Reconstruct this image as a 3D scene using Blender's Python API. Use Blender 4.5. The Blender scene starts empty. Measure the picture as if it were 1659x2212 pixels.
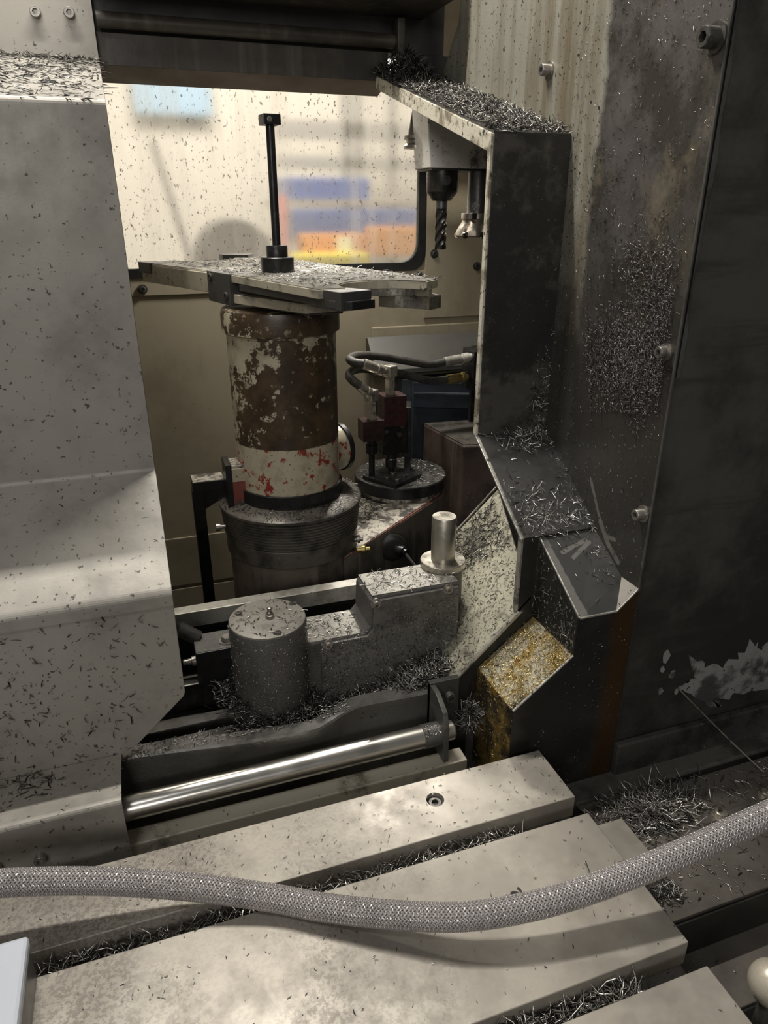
import bpy, bmesh, math, random
import numpy as np
from mathutils import Vector, Matrix

random.seed(7)
RNG = np.random.default_rng(11)
SC = bpy.context.scene
COL = SC.collection
PI = math.pi

# ------------------------------------------------------------------ camera
CAMP = Vector((0.0, 0.0, 0.75))
PITCH, YAW, FPX = math.radians(23.1), math.radians(19.1), 1530.0
cam = bpy.data.cameras.new('camera')
cam.sensor_fit = 'HORIZONTAL'
cam.sensor_width = 36.0
cam.lens = FPX / 1659.0 * 36.0
cam.clip_start = 0.01
cam_o = bpy.data.objects.new('camera', cam)
COL.objects.link(cam_o)
cam_o.location = CAMP
cam_o.rotation_euler = (math.pi / 2 - PITCH, 0, -YAW)
SC.camera = cam_o

# ------------------------------------------------------------------ view
SC.view_settings.view_transform = 'Standard'
SC.view_settings.look = 'None'
SC.view_settings.gamma = 1.0
SC.view_settings.use_curve_mapping = False
SC.view_settings.exposure = 0.0
SC.cycles.max_bounces = 6
SC.cycles.diffuse_bounces = 3
SC.cycles.glossy_bounces = 3
SC.cycles.transmission_bounces = 5

# ------------------------------------------------------------------ world and lamps
world = bpy.data.worlds.new('shop_ambient')
SC.world = world
world.use_nodes = True
bg = world.node_tree.nodes['Background']
bg.inputs[0].default_value = (1.0, 0.96, 0.91, 1)
bg.inputs[1].default_value = 0.07


def area(name, loc, target, sx, sy, power, color):
    l = bpy.data.lights.new(name, 'AREA')
    l.shape = 'RECTANGLE'
    l.size, l.size_y = sx, sy
    l.energy = power
    l.color = color
    o = bpy.data.objects.new(name, l)
    COL.objects.link(o)
    o.location = loc
    d = Vector(target) - Vector(loc)
    o.rotation_euler = d.to_track_quat('-Z', 'Y').to_euler()
    return o


area('machine_work_light', (0.05, 1.265, 1.90), (0.05, 1.20, 0.0), 0.9, 0.03, 31, (1.0, 0.955, 0.885))
area('front_work_light', (-0.60, -0.05, 2.0), (-0.1, 0.62, 0.0), 0.6, 0.10, 7, (0.98, 0.97, 0.96))
area('front_fill_light', (-0.9, -2.0, 1.45), (0.2, 0.9, 0.3), 1.5, 0.5, 22, (1.0, 0.97, 0.935))  # added low fill from behind the camera, brightens the upright faces
area('window_light_standin', (0.56, 1.75, 1.09), (-0.02, 0.95, 0.36), 0.16, 0.10, 14, (1.0, 0.955, 0.89))  # added lamp inside the changer, stands in for light coming through the window
area('far_room_light', (0.6, 3.3, 2.6), (0.6, 4.6, 0.4), 2.5, 1.0, 128, (1.0, 0.96, 0.90))


# ------------------------------------------------------------------ pixel -> point on a plane (photo frame 1659x2212)
_h = Vector((math.sin(YAW), math.cos(YAW), 0))
_r = Vector((math.cos(YAW), -math.sin(YAW), 0))
_z = Vector((0, 0, 1))
_F = _h * math.cos(PITCH) - _z * math.sin(PITCH)
_U = _h * math.sin(PITCH) + _z * math.cos(PITCH)


def at(x, y, X=None, Y=None, Z=None):
    d = _F + _r * ((x - 829.5) / FPX) - _U * ((y - 1106.0) / FPX)
    if X is not None:
        t = (X - CAMP.x) / d.x
    elif Y is not None:
        t = (Y - CAMP.y) / d.y
    else:
        t = (Z - CAMP.z) / d.z
    return CAMP + d * t


# ------------------------------------------------------------------ node materials
MATS = {}


class NT:
    def __init__(self, name):
        self.m = bpy.data.materials.new(name)
        self.m.use_nodes = True
        self.t = self.m.node_tree
        self.t.nodes.clear()
        self.out = self.t.nodes.new('ShaderNodeOutputMaterial')
        self.co = self.t.nodes.new('ShaderNodeTexCoord').outputs['Object']

    def n(self, typ, **kw):
        nd = self.t.nodes.new(typ)
        for k, v in kw.items():
            setattr(nd, k, v)
        return nd

    def link(self, a, b):
        self.t.links.new(a, b)

    def mapping(self, scale=(1, 1, 1), loc=(0, 0, 0)):
        mp = self.n('ShaderNodeMapping')
        mp.inputs['Scale'].default_value = scale
        mp.inputs['Location'].default_value = loc
        self.link(self.co, mp.inputs[0])
        return mp.outputs[0]

    def noise(self, scale, detail=4, rough=0.6, vec=None, dist=0.0):
        nz = self.n('ShaderNodeTexNoise')
        nz.inputs['Scale'].default_value = scale
        nz.inputs['Detail'].default_value = detail
        nz.inputs['Roughness'].default_value = rough
        nz.inputs['Distortion'].default_value = dist
        self.link(vec if vec is not None else self.co, nz.inputs['Vector'])
        return nz.outputs['Fac']

    def ramp(self, fac, p0, p1, v0=0.0, v1=1.0):
        mr = self.n('ShaderNodeMapRange')
        mr.interpolation_type = 'SMOOTHSTEP'
        mr.inputs['From Min'].default_value = p0
        mr.inputs['From Max'].default_value = p1
        mr.inputs['To Min'].default_value = v0
        mr.inputs['To Max'].default_value = v1
        self.link(fac, mr.inputs['Value'])
        return mr.outputs[0]

    def math(self, op, a, b=None):
        nd = self.n('ShaderNodeMath', operation=op)
        for i, v in enumerate((a, b)):
            if v is None:
                continue
            if isinstance(v, (int, float)):
                nd.inputs[i].default_value = v
            else:
                self.link(v, nd.inputs[i])
        return nd.outputs[0]

    def mix(self, fac, a, b):
        nd = self.n('ShaderNodeMix', data_type='RGBA')
        for i, v in ((0, fac), (6, a), (7, b)):
            if isinstance(v, (int, float)):
                nd.inputs[i].default_value = v
            elif isinstance(v, tuple):
                nd.inputs[i].default_value = (*v, 1)
            else:
                self.link(v, nd.inputs[i])
        return nd.outputs[2]

    def seg(self, a, b, p0, p1, w):
        dx, dy = p1[0] - p0[0], p1[1] - p0[1]
        L2 = dx * dx + dy * dy
        ax, bx = self.math('SUBTRACT', a, p0[0]), self.math('SUBTRACT', b, p0[1])
        t = self.math('DIVIDE', self.math('ADD', self.math('MULTIPLY', ax, dx), self.math('MULTIPLY', bx, dy)), L2)
        t = self.math('MINIMUM', self.math('MAXIMUM', t, 0.0), 1.0)
        ex = self.math('SUBTRACT', ax, self.math('MULTIPLY', t, dx))
        ey = self.math('SUBTRACT', bx, self.math('MULTIPLY', t, dy))
        d = self.math('SQRT', self.math('ADD', self.math('MULTIPLY', ex, ex), self.math('MULTIPLY', ey, ey)))
        d = self.math('ADD', d, self.math('MULTIPLY', self.math('SUBTRACT', self.noise(60, 4), 0.5), w * 0.8))
        return self.ramp(d, w * 0.75, w, 1.0, 0.0)

    def xyz(self):
        s = self.n('ShaderNodeSeparateXYZ')
        self.link(self.co, s.inputs[0])
        return s.outputs

    def bsdf(self, color, rough=0.5, metal=0.0, bump=None, bump_s=0.3, bump_d=0.001, spec=0.5, coat=0.0):
        b = self.n('ShaderNodeBsdfPrincipled')
        for key, v in (('Base Color', color), ('Roughness', rough), ('Metallic', metal)):
            if isinstance(v, tuple):
                b.inputs[key].default_value = (*v, 1)
            elif isinstance(v, (int, float)):
                b.inputs[key].default_value = v
            else:
                self.link(v, b.inputs[key])
        b.inputs['Specular IOR Level'].default_value = spec
        b.inputs['Coat Weight'].default_value = coat
        b.inputs['Coat Roughness'].default_value = 0.15
        if bump is not None:
            bp = self.n('ShaderNodeBump')
            bp.inputs['Strength'].default_value = bump_s
            bp.inputs['Distance'].default_value = bump_d
            self.link(bump, bp.inputs['Height'])
            self.link(bp.outputs[0], b.inputs['Normal'])
        return b

    def done(self, shader):
        self.link(shader, self.out.inputs[0])
        return self.m


def surf(name, base, dark=None, lo=0.45, hi=0.65, lscale=12.0, speck=None, sp_t=0.66, sp_scale=220.0,
         streak=None, st_lo=0.52, st_hi=0.7, rough=0.5, metal=0.0, bump_scale=260.0, bump_s=0.25, bump_d=0.0008,
         stretch=(30, 30, 1.6), coat=0.0, spec=0.5, vary=0.0):
    k = NT(name)
    c = base
    if vary:
        c = k.mix(k.ramp(k.noise(3.0, 3), 0.35, 0.65), tuple(v * (1 - vary) for v in base), base)
    if dark is not None:
        c = k.mix(k.ramp(k.noise(lscale, 7, 0.68), lo, hi), c, dark)
    if streak is not None:
        c = k.mix(k.ramp(k.noise(1.0, 5, 0.6, k.mapping(stretch)), st_lo, st_hi), c, streak)
    if speck is not None:
        c = k.mix(k.ramp(k.noise(sp_scale, 3, 0.6), sp_t, sp_t + 0.05), c, speck)
    bf = k.noise(bump_scale, 3)
    rr = k.ramp(k.noise(lscale * 3, 3), 0.3, 0.7, max(0.05, rough - 0.08), min(1, rough + 0.1))
    b = k.bsdf(c, rr, metal, bf, bump_s, bump_d, spec, coat)
    MATS[name] = k.done(b.outputs[0])
    return MATS[name]


surf('door_steel', (0.33, 0.31, 0.272), (0.23, 0.213, 0.185), 0.42, 0.70, 6, (0.075, 0.07, 0.062), 0.635, 130, rough=0.52, metal=0.35, bump_s=0.12)
surf('channel_steel', (0.20, 0.195, 0.185), (0.13, 0.125, 0.12), 0.5, 0.7, 9, (0.05, 0.048, 0.045), 0.7, 170, rough=0.42, metal=0.5, bump_s=0.1)
def make_table():
    k = NT('table_steel')
    c = k.mix(k.ramp(k.noise(5, 5, 0.65), 0.40, 0.62), (0.41, 0.375, 0.32), (0.29, 0.265, 0.225))
    x, y, z = k.xyz()
    side = k.ramp(k.math('ADD', x, k.math('MULTIPLY', k.noise(6, 4), 0.5)), 0.80, 0.45, 0.05, 1.0)   # worn and speckled towards the spindle side
    blot = k.math('MULTIPLY', k.math('MULTIPLY', k.ramp(k.noise(210, 4, 0.7), 0.46, 0.56), k.ramp(k.noise(5.5, 4, 0.6), 0.36, 0.60, 0.15, 0.9)), side)
    c = k.mix(blot, c, (0.19, 0.17, 0.145))
    c = k.mix(k.ramp(k.noise(85, 3), 0.70, 0.74), c, (0.12, 0.10, 0.08))
    c = k.mix(k.ramp(k.noise(9, 2, 0.5, k.mapping((1, 1, 1), (5, 2, 0))), 0.755, 0.79), c, (0.40, 0.22, 0.05))
    b = k.bsdf(c, k.ramp(k.noise(30, 3), 0.3, 0.7, 0.36, 0.55), 0.35, k.noise(260, 3), 0.08, 0.0006)
    MATS['table_steel'] = k.done(b.outputs[0])


make_table()
surf('slot_iron', (0.16, 0.15, 0.135), (0.07, 0.065, 0.06), 0.45, 0.6, 18, (0.03, 0.03, 0.03), 0.64, 160, rough=0.5, metal=0.4)
surf('black_oily', (0.026, 0.025, 0.022), (0.045, 0.042, 0.037), 0.5, 0.7, 10, (0.13, 0.12, 0.11), 0.72, 260, rough=0.38, metal=0.2, bump_s=0.15)
surf('flange_black', (0.030, 0.028, 0.025), (0.085, 0.078, 0.068), 0.48, 0.62, 9, (0.13, 0.125, 0.11), 0.66, 230, rough=0.45, metal=0.3, bump_s=0.2)
surf('flange_steel', (0.105, 0.102, 0.098), (0.05, 0.048, 0.046), 0.5, 0.7, 8, (0.03, 0.03, 0.03), 0.7, 260, rough=0.3, metal=0.6, bump_s=0.06)
surf('bright_edge', (0.62, 0.58, 0.47), (0.22, 0.19, 0.13), 0.5, 0.62, 26, (0.05, 0.045, 0.03), 0.6, 120, rough=0.5, metal=0.1)
surf('steel_edge', (0.52, 0.50, 0.45), (0.16, 0.15, 0.13), 0.5, 0.66, 30, (0.05, 0.045, 0.04), 0.62, 160, rough=0.35, metal=0.7)
surf('chute_paint', (0.37, 0.35, 0.265), (0.14, 0.13, 0.10), 0.50, 0.66, 26, (0.05, 0.045, 0.035), 0.62, 210, rough=0.5, metal=0.15, bump_s=0.3)
surf('cream_wall', (0.34, 0.295, 0.205), (0.25, 0.213, 0.142), 0.45, 0.7, 3.5, (0.06, 0.05, 0.035), 0.72, 75, streak=(0.25, 0.21, 0.14), st_lo=0.6, st_hi=0.8, rough=0.6, bump_s=0.05)
surf('white_paint', (0.80, 0.77, 0.71), (0.12, 0.10, 0.085), 0.50, 0.68, 14, (0.06, 0.055, 0.045), 0.64, 150, rough=0.5, bump_s=0.15)
surf('rail_steel', (0.50, 0.48, 0.42), (0.28, 0.26, 0.22), 0.45, 0.65, 20, (0.06, 0.055, 0.05), 0.66, 170, rough=0.4, metal=0.4)
surf('strip_paint', (0.60, 0.55, 0.44), (0.15, 0.13, 0.10), 0.52, 0.7, 14, (0.05, 0.045, 0.035), 0.66, 140, rough=0.45, metal=0.2)
surf('cast_grimy', (0.105, 0.100, 0.092), (0.06, 0.056, 0.05), 0.45, 0.7, 10, (0.33, 0.31, 0.28), 0.66, 330, rough=0.5, metal=0.35, bump_scale=420, bump_s=0.75, bump_d=0.0015)
surf('cast_top', (0.27, 0.255, 0.22), (0.15, 0.14, 0.12), 0.45, 0.68, 14, (0.42, 0.40, 0.35), 0.64, 330, rough=0.5, metal=0.3, bump_scale=420, bump_s=0.5, bump_d=0.0012)
surf('cast_cover', (0.15, 0.145, 0.132), (0.07, 0.066, 0.06), 0.45, 0.65, 14, (0.40, 0.38, 0.33), 0.66, 330, rough=0.45, metal=0.4, bump_scale=420, bump_s=0.6, bump_d=0.0012)
surf('trough_dark', (0.105, 0.099, 0.088), (0.06, 0.056, 0.05), 0.45, 0.7, 10, (0.18, 0.17, 0.15), 0.70, 300, rough=0.45, metal=0.3, bump_scale=200, bump_s=0.7, bump_d=0.0015)
surf('lip_steel', (0.13, 0.125, 0.115), (0.06, 0.056, 0.05), 0.45, 0.7, 20, (0.3, 0.29, 0.26), 0.70, 300, rough=0.4, metal=0.5)
surf('rod_chrome', (0.72, 0.70, 0.64), None, lscale=2, rough=0.27, metal=1.0, bump_s=0.0)
surf('pin_steel', (0.46, 0.43, 0.365), (0.26, 0.24, 0.20), 0.5, 0.7, 14, (0.08, 0.07, 0.06), 0.66, 200, rough=0.33, metal=0.85, bump_s=0.12)
surf('bolt_steel', (0.33, 0.31, 0.28), (0.13, 0.12, 0.11), 0.5, 0.7, 60, None, rough=0.35, metal=0.8)
surf('dark_bolt', (0.10, 0.095, 0.085), (0.04, 0.038, 0.035), 0.5, 0.7, 60, None, rough=0.4, metal=0.6)
surf('black_metal', (0.018, 0.018, 0.018), (0.05, 0.048, 0.044), 0.5, 0.7, 25, (0.12, 0.11, 0.10), 0.7, 240, rough=0.34, metal=0.4, bump_s=0.1)
surf('disc_top', (0.045, 0.044, 0.040), (0.10, 0.095, 0.085), 0.5, 0.66, 16, (0.20, 0.19, 0.16), 0.64, 230, rough=0.38, metal=0.4)
surf('ring_iron', (0.12, 0.108, 0.09), (0.05, 0.045, 0.038), 0.45, 0.65, 18, (0.22, 0.20, 0.16), 0.69, 260, rough=0.45, metal=0.4, bump_s=0.5)
surf('base_iron', (0.15, 0.122, 0.096), (0.05, 0.042, 0.035), 0.45, 0.65, 9, (0.20, 0.18, 0.14), 0.70, 220, streak=(0.16, 0.14, 0.11), rough=0.45, metal=0.3, bump_s=0.35)
surf('link_side', (0.175, 0.155, 0.125), (0.075, 0.065, 0.055), 0.45, 0.65, 9, (0.04, 0.035, 0.03), 0.66, 180, streak=(0.26, 0.24, 0.20), rough=0.42, metal=0.2, bump_s=0.3)
surf('link_top', (0.50, 0.46, 0.38), (0.07, 0.06, 0.05), 0.44, 0.58, 34, (0.05, 0.045, 0.04), 0.60, 150, rough=0.5, metal=0.1, bump_s=0.4)
surf('red_edge', (0.20, 0.05, 0.035), (0.07, 0.05, 0.04), 0.45, 0.6, 30, (0.3, 0.27, 0.22), 0.64, 120, rough=0.5)
surf('arm_paint', (0.42, 0.38, 0.29), (0.20, 0.18, 0.14), 0.5, 0.68, 22, (0.035, 0.03, 0.025), 0.64, 110, rough=0.45, metal=0.1)
surf('arm_top', (0.15, 0.138, 0.112), (0.075, 0.07, 0.058), 0.45, 0.65, 22, (0.04, 0.038, 0.034), 0.6, 170, rough=0.8, metal=0.0, spec=0.15)
surf('arm_dark', (0.085, 0.082, 0.078), (0.05, 0.048, 0.045), 0.5, 0.7, 16, (0.2, 0.19, 0.17), 0.73, 200, rough=0.4, metal=0.5)
surf('jaw_steel', (0.34, 0.32, 0.27), (0.17, 0.16, 0.14), 0.45, 0.65, 30, (0.05, 0.045, 0.04), 0.66, 150, rough=0.3, metal=0.8)
surf('brown_box', (0.105, 0.075, 0.062), (0.055, 0.04, 0.035), 0.45, 0.65, 9, (0.24, 0.21, 0.17), 0.69, 120, streak=(0.16, 0.13, 0.11), rough=0.45, metal=0.1)
surf('blue_dark', (0.016, 0.024, 0.038), (0.03, 0.034, 0.04), 0.45, 0.7, 6, None, rough=0.4)
surf('hood_grey', (0.105, 0.100, 0.086), (0.07, 0.066, 0.057), 0.45, 0.7, 6, None, rough=0.5)
surf('blue_grey', (0.050, 0.060, 0.070), (0.028, 0.032, 0.036), 0.45, 0.7, 6, None, rough=0.5)
surf('valve_red', (0.032, 0.010, 0.010), (0.014, 0.009, 0.008), 0.45, 0.65, 30, None, rough=0.35)
surf('rubber_hose', (0.055, 0.050, 0.042), (0.025, 0.022, 0.02), 0.45, 0.65, 40, (0.2, 0.18, 0.15), 0.68, 300, rough=0.5, bump_scale=500, bump_s=0.5)
surf('fitting_zinc', (0.48, 0.45, 0.38), (0.18, 0.16, 0.13), 0.5, 0.66, 60, None, rough=0.35, metal=0.75)
surf('brass', (0.42, 0.33, 0.13), (0.15, 0.11, 0.05), 0.5, 0.66, 60, None, rough=0.35, metal=0.8)
surf('tool_dark', (0.060, 0.057, 0.052), (0.03, 0.028, 0.026), 0.5, 0.7, 30, None, rough=0.3, metal=0.7)
surf('tool_grey', (0.16, 0.155, 0.15), (0.10, 0.095, 0.09), 0.5, 0.7, 30, None, rough=0.35, metal=0.6)
surf('mill_body', (0.36, 0.31, 0.25), (0.20, 0.17, 0.14), 0.5, 0.7, 30, None, rough=0.35, metal=0.7)
surf('carbide', (0.16, 0.14, 0.11), None, rough=0.25, metal=0.9)
surf('beam_dark', (0.060, 0.052, 0.043), (0.028, 0.025, 0.021), 0.45, 0.65, 7, (0.16, 0.14, 0.12), 0.72, 140, streak=(0.10, 0.088, 0.072), rough=0.5, metal=0.2)
surf('beam_brown', (0.085, 0.055, 0.032), (0.05, 0.034, 0.02), 0.5, 0.7, 5, None, rough=0.5)
surf('beam_black', (0.020, 0.019, 0.017), (0.035, 0.032, 0.028), 0.45, 0.65, 7, None, rough=0.5)
surf('column_iron', (0.030, 0.029, 0.026), (0.085, 0.080, 0.070), 0.42, 0.62, 3.0, (0.10, 0.095, 0.085), 0.72, 140, streak=(0.045, 0.043, 0.037), stretch=(3, 3, 30), rough=0.42, metal=0.2, bump_s=0.3)
surf('foot_iron', (0.075, 0.072, 0.064), (0.035, 0.033, 0.03), 0.42, 0.6, 14, (0.17, 0.16, 0.14), 0.66, 150, rough=0.5, metal=0.2, bump_s=0.6, bump_d=0.0015)
surf('bed_iron', (0.125, 0.115, 0.10), (0.055, 0.05, 0.045), 0.45, 0.65, 12, (0.26, 0.25, 0.22), 0.69, 150, rough=0.5, metal=0.2, bump_s=0.5)
surf('way_cover', (0.20, 0.18, 0.155), (0.13, 0.118, 0.10), 0.45, 0.7, 6, (0.22, 0.21, 0.19), 0.74, 150, rough=0.38, metal=0.5, bump_s=0.08)
surf('grip_white', (0.55, 0.58, 0.64), (0.45, 0.47, 0.52), 0.5, 0.75, 8, None, rough=0.4)
surf('knob_cream', (0.66, 0.60, 0.48), (0.52, 0.47, 0.38), 0.5, 0.75, 20, None, rough=0.3, metal=0.3)
surf('flake_grey', (0.26, 0.255, 0.245), (0.06, 0.058, 0.054), 0.5, 0.62, 14, (0.04, 0.04, 0.04), 0.64, 90, rough=0.5)
surf('gasket', (0.012, 0.012, 0.011), None, rough=0.5)
surf('pit_black', (0.010, 0.010, 0.009), None, rough=0.7)
surf('braid_wire', (0.56, 0.53, 0.52), (0.42, 0.40, 0.39), 0.5, 0.7, 40, None, rough=0.32, metal=0.65, bump_scale=900, bump_s=0.3, bump_d=0.0003)
surf('braid_core', (0.10, 0.09, 0.08), None, rough=0.6)
surf('sealant', (0.105, 0.10, 0.092), (0.05, 0.047, 0.042), 0.45, 0.65, 20, None, rough=0.5)
# beyond the window
surf('far_wall', (0.78, 0.73, 0.65), (0.70, 0.65, 0.57), 0.45, 0.65, 1.5, None, rough=0.8, bump_s=0.0)
surf('far_floor', (0.55, 0.52, 0.46), None, rough=0.6, bump_s=0.0)
surf('far_blue', (0.03, 0.09, 0.36), None, rough=0.5, bump_s=0.0)
surf('far_orange', (0.75, 0.30, 0.05), None, rough=0.5, bump_s=0.0)
surf('far_yellow', (0.80, 0.66, 0.02), None, rough=0.5, bump_s=0.0)
surf('far_sky', (0.36, 0.56, 0.75), None, rough=0.5, bump_s=0.0)
surf('far_grey', (0.34, 0.32, 0.29), None, rough=0.6, bump_s=0.0)
surf('far_dark', (0.13, 0.12, 0.115), None, rough=0.6, bump_s=0.0)
surf('far_white', (0.85, 0.83, 0.80), None, rough=0.6, bump_s=0.0)
surf('far_red', (0.65, 0.10, 0.10), None, rough=0.6, bump_s=0.0)


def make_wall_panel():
    # pale dripped paint towards the back, purple-grey grime, swarf and painted-in shade towards the front
    k = NT('panel_grime_shade')
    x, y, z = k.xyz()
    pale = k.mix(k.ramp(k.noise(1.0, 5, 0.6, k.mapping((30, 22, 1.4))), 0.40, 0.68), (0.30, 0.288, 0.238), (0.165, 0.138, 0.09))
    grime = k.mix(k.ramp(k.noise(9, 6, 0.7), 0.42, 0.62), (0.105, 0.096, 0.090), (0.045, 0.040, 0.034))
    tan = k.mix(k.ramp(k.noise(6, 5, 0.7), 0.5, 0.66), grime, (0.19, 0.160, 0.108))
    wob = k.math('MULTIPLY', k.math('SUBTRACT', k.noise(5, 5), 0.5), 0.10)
    ed = k.ramp(k.math('ADD', y, wob), 0.945, 0.965)            # 1 towards the lit back, painted edge of the shade
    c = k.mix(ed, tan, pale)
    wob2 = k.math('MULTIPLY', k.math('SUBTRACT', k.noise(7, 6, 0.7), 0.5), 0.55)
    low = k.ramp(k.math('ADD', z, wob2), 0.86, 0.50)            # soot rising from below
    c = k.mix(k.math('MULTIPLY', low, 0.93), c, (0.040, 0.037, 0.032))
    for p0, p1, w in (((0.874, 0.361), (0.838, 0.305), 0.0035), ((0.838, 0.305), (0.812, 0.278), 0.006), ((0.812, 0.278), (0.785, 0.262), 0.005), ((0.815, 0.290), (0.800, 0.292), 0.004)):
        c = k.mix(k.math('MULTIPLY', k.seg(y, z, p0, p1, w), 0.75), c, (0.20, 0.19, 0.165))     # wiped mark
    c = k.mix(k.ramp(k.noise(170, 3), 0.62, 0.68), c, (0.03, 0.027, 0.024))
    c = k.mix(k.ramp(k.noise(310, 3), 0.68, 0.74), c, (0.26, 0.25, 0.22))
    b = k.bsdf(c, k.ramp(k.noise(14, 4), 0.3, 0.7, 0.28, 0.5), 0.25, k.noise(200, 4), 0.3, 0.001)
    MATS['panel_grime_shade'] = k.done(b.outputs[0])


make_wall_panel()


def make_column_paint():
    # object origin = foot of the column; cream paint worn to brown iron, red primer low down
    k = NT('column_paint')
    x, y, z = k.xyz()
    cream = k.mix(k.ramp(k.noise(30, 5), 0.45, 0.7), (0.45, 0.40, 0.29), (0.31, 0.27, 0.185))
    brown = k.mix(k.ramp(k.noise(14, 5, 0.7), 0.4, 0.65), (0.042, 0.027, 0.016), (0.085, 0.056, 0.031))
    brown = k.mix(k.ramp(k.noise(60, 5), 0.62, 0.70), brown, (0.30, 0.25, 0.16))
    wear = k.noise(26, 8, 0.72)
    # how much cream is left: much near the top and at the left rim, little in the middle
    hgt = k.math('SUBTRACT', k.ramp(z, 0.46, 0.545), k.ramp(z, 0.548, 0.556, 0.0, 1.1))
    sidef = k.ramp(x, -0.085, -0.045, 0.10, 0.0)
    lim = k.math('ADD', k.math('MULTIPLY', hgt, 0.125), sidef)
    keep = k.ramp(k.math('ADD', wear, lim), 0.605, 0.630)
    up = k.mix(keep, brown, cream)
    red = k.ramp(k.math('ADD', k.noise(34, 7, 0.7), k.math('MULTIPLY', k.noise(7, 2), 0.35)), 0.735, 0.752)
    lowc = k.mix(red, cream, (0.25, 0.030, 0.020))
    band = k.ramp(k.math('ADD', z, k.math('MULTIPLY', k.math('SUBTRACT', k.noise(30, 4), 0.5), 0.006)), 0.350, 0.352)
    c = k.mix(band, lowc, up)
    c = k.mix(k.ramp(k.noise(170, 3), 0.655, 0.70), c, (0.04, 0.034, 0.027))
    b = k.bsdf(c, k.ramp(keep, 0, 1, 0.34, 0.5), 0.15, k.math('ADD', k.math('MULTIPLY', keep, 0.7), k.math('MULTIPLY', k.noise(200, 3), 0.4)), 0.4, 0.0008)
    MATS['column_paint'] = k.done(b.outputs[0])


make_column_paint()


def make_rust(name, base, dark):
    k = NT(name)
    c = k.mix(k.ramp(k.noise(22, 6, 0.7), 0.42, 0.6), base, (0.30, 0.20, 0.045))
    c = k.mix(k.ramp(k.noise(11, 5, 0.7), 0.55, 0.66), c, (0.16, 0.055, 0.012))
    c = k.mix(k.ramp(k.noise(7, 5, 0.7, k.mapping((1, 1, 1), (3, 1, 7))), 0.56, 0.70), c, dark)
    c = k.mix(k.ramp(k.noise(260, 3), 0.62, 0.68), c, (0.60, 0.50, 0.25))
    b = k.bsdf(c, 0.33, 0.35, k.noise(240, 4), 0.7, 0.0012)
    MATS[name] = k.done(b.outputs[0])


make_rust('rust_slope', (0.42, 0.39, 0.30), (0.05, 0.04, 0.03))
make_rust('rust_side', (0.055, 0.042, 0.028), (0.02, 0.018, 0.015))


def make_box_front():
    k = NT('box_front')
    x, y, z = k.xyz()
    c = k.mix(k.ramp(k.noise(8, 5), 0.45, 0.7), (0.022, 0.020, 0.018), (0.05, 0.046, 0.04))
    wob = k.math('MULTIPLY', k.math('SUBTRACT', k.noise(6, 4), 0.5), 0.025)
    xx = k.math('ABSOLUTE', k.math('SUBTRACT', k.math('ADD', x, wob), 0.068))
    c = k.mix(k.ramp(xx, 0.034, 0.004, 0, 0.9), c, (0.055, 0.027, 0.008))
    c = k.mix(k.ramp(k.noise(200, 2), 0.74, 0.78), c, (0.35, 0.33, 0.28))
    b = k.bsdf(c, 0.27, 0.3, k.noise(60, 3), 0.1, 0.0008)
    MATS['box_front'] = k.done(b.outputs[0])


make_box_front()


def make_chip(name, lo, hi, rough=0.32):
    k = NT(name)
    g = k.n('ShaderNodeNewGeometry')
    c = k.mix(k.ramp(g.outputs['Random Per Island'], 0.0, 1.0), lo, hi)
    b = k.bsdf(c, rough, 0.85)
    MATS[name] = k.done(b.outputs[0])


def make_box_top():
    k = NT('box_top')
    x, y, z = k.xyz()
    c = k.mix(k.ramp(k.noise(8, 5), 0.5, 0.7), (0.105, 0.102, 0.098), (0.06, 0.058, 0.055))
    for p0, p1, w in (((-0.010, 0.055), (-0.004, -0.055), 0.010), ((0.012, 0.034), (0.060, 0.046), 0.0035), ((0.026, 0.024), (0.064, 0.042), 0.0035)):
        c = k.mix(k.math('MULTIPLY', k.seg(x, y, p0, p1, w), 0.85), c, (0.30, 0.29, 0.265))      # oil wiped off
    c = k.mix(k.ramp(k.noise(240, 2), 0.70, 0.75), c, (0.02, 0.02, 0.02))
    b = k.bsdf(c, 0.32, 0.5, k.noise(200, 3), 0.06, 0.0006)
    MATS['box_top'] = k.done(b.outputs[0])


make_box_top()
make_chip('chip_steel', (0.05, 0.048, 0.045), (0.52, 0.50, 0.46))
make_chip('chip_dark', (0.018, 0.017, 0.016), (0.24, 0.23, 0.21))
make_chip('chip_mid', (0.022, 0.021, 0.020), (0.30, 0.285, 0.26), 0.34)
make_chip('chip_patch', (0.05, 0.047, 0.045), (0.34, 0.32, 0.30), 0.4)
make_chip('chip_bright', (0.10, 0.095, 0.088), (0.74, 0.71, 0.65), 0.25)
make_chip('chip_gold', (0.16, 0.12, 0.05), (0.80, 0.68, 0.38), 0.3)


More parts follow.
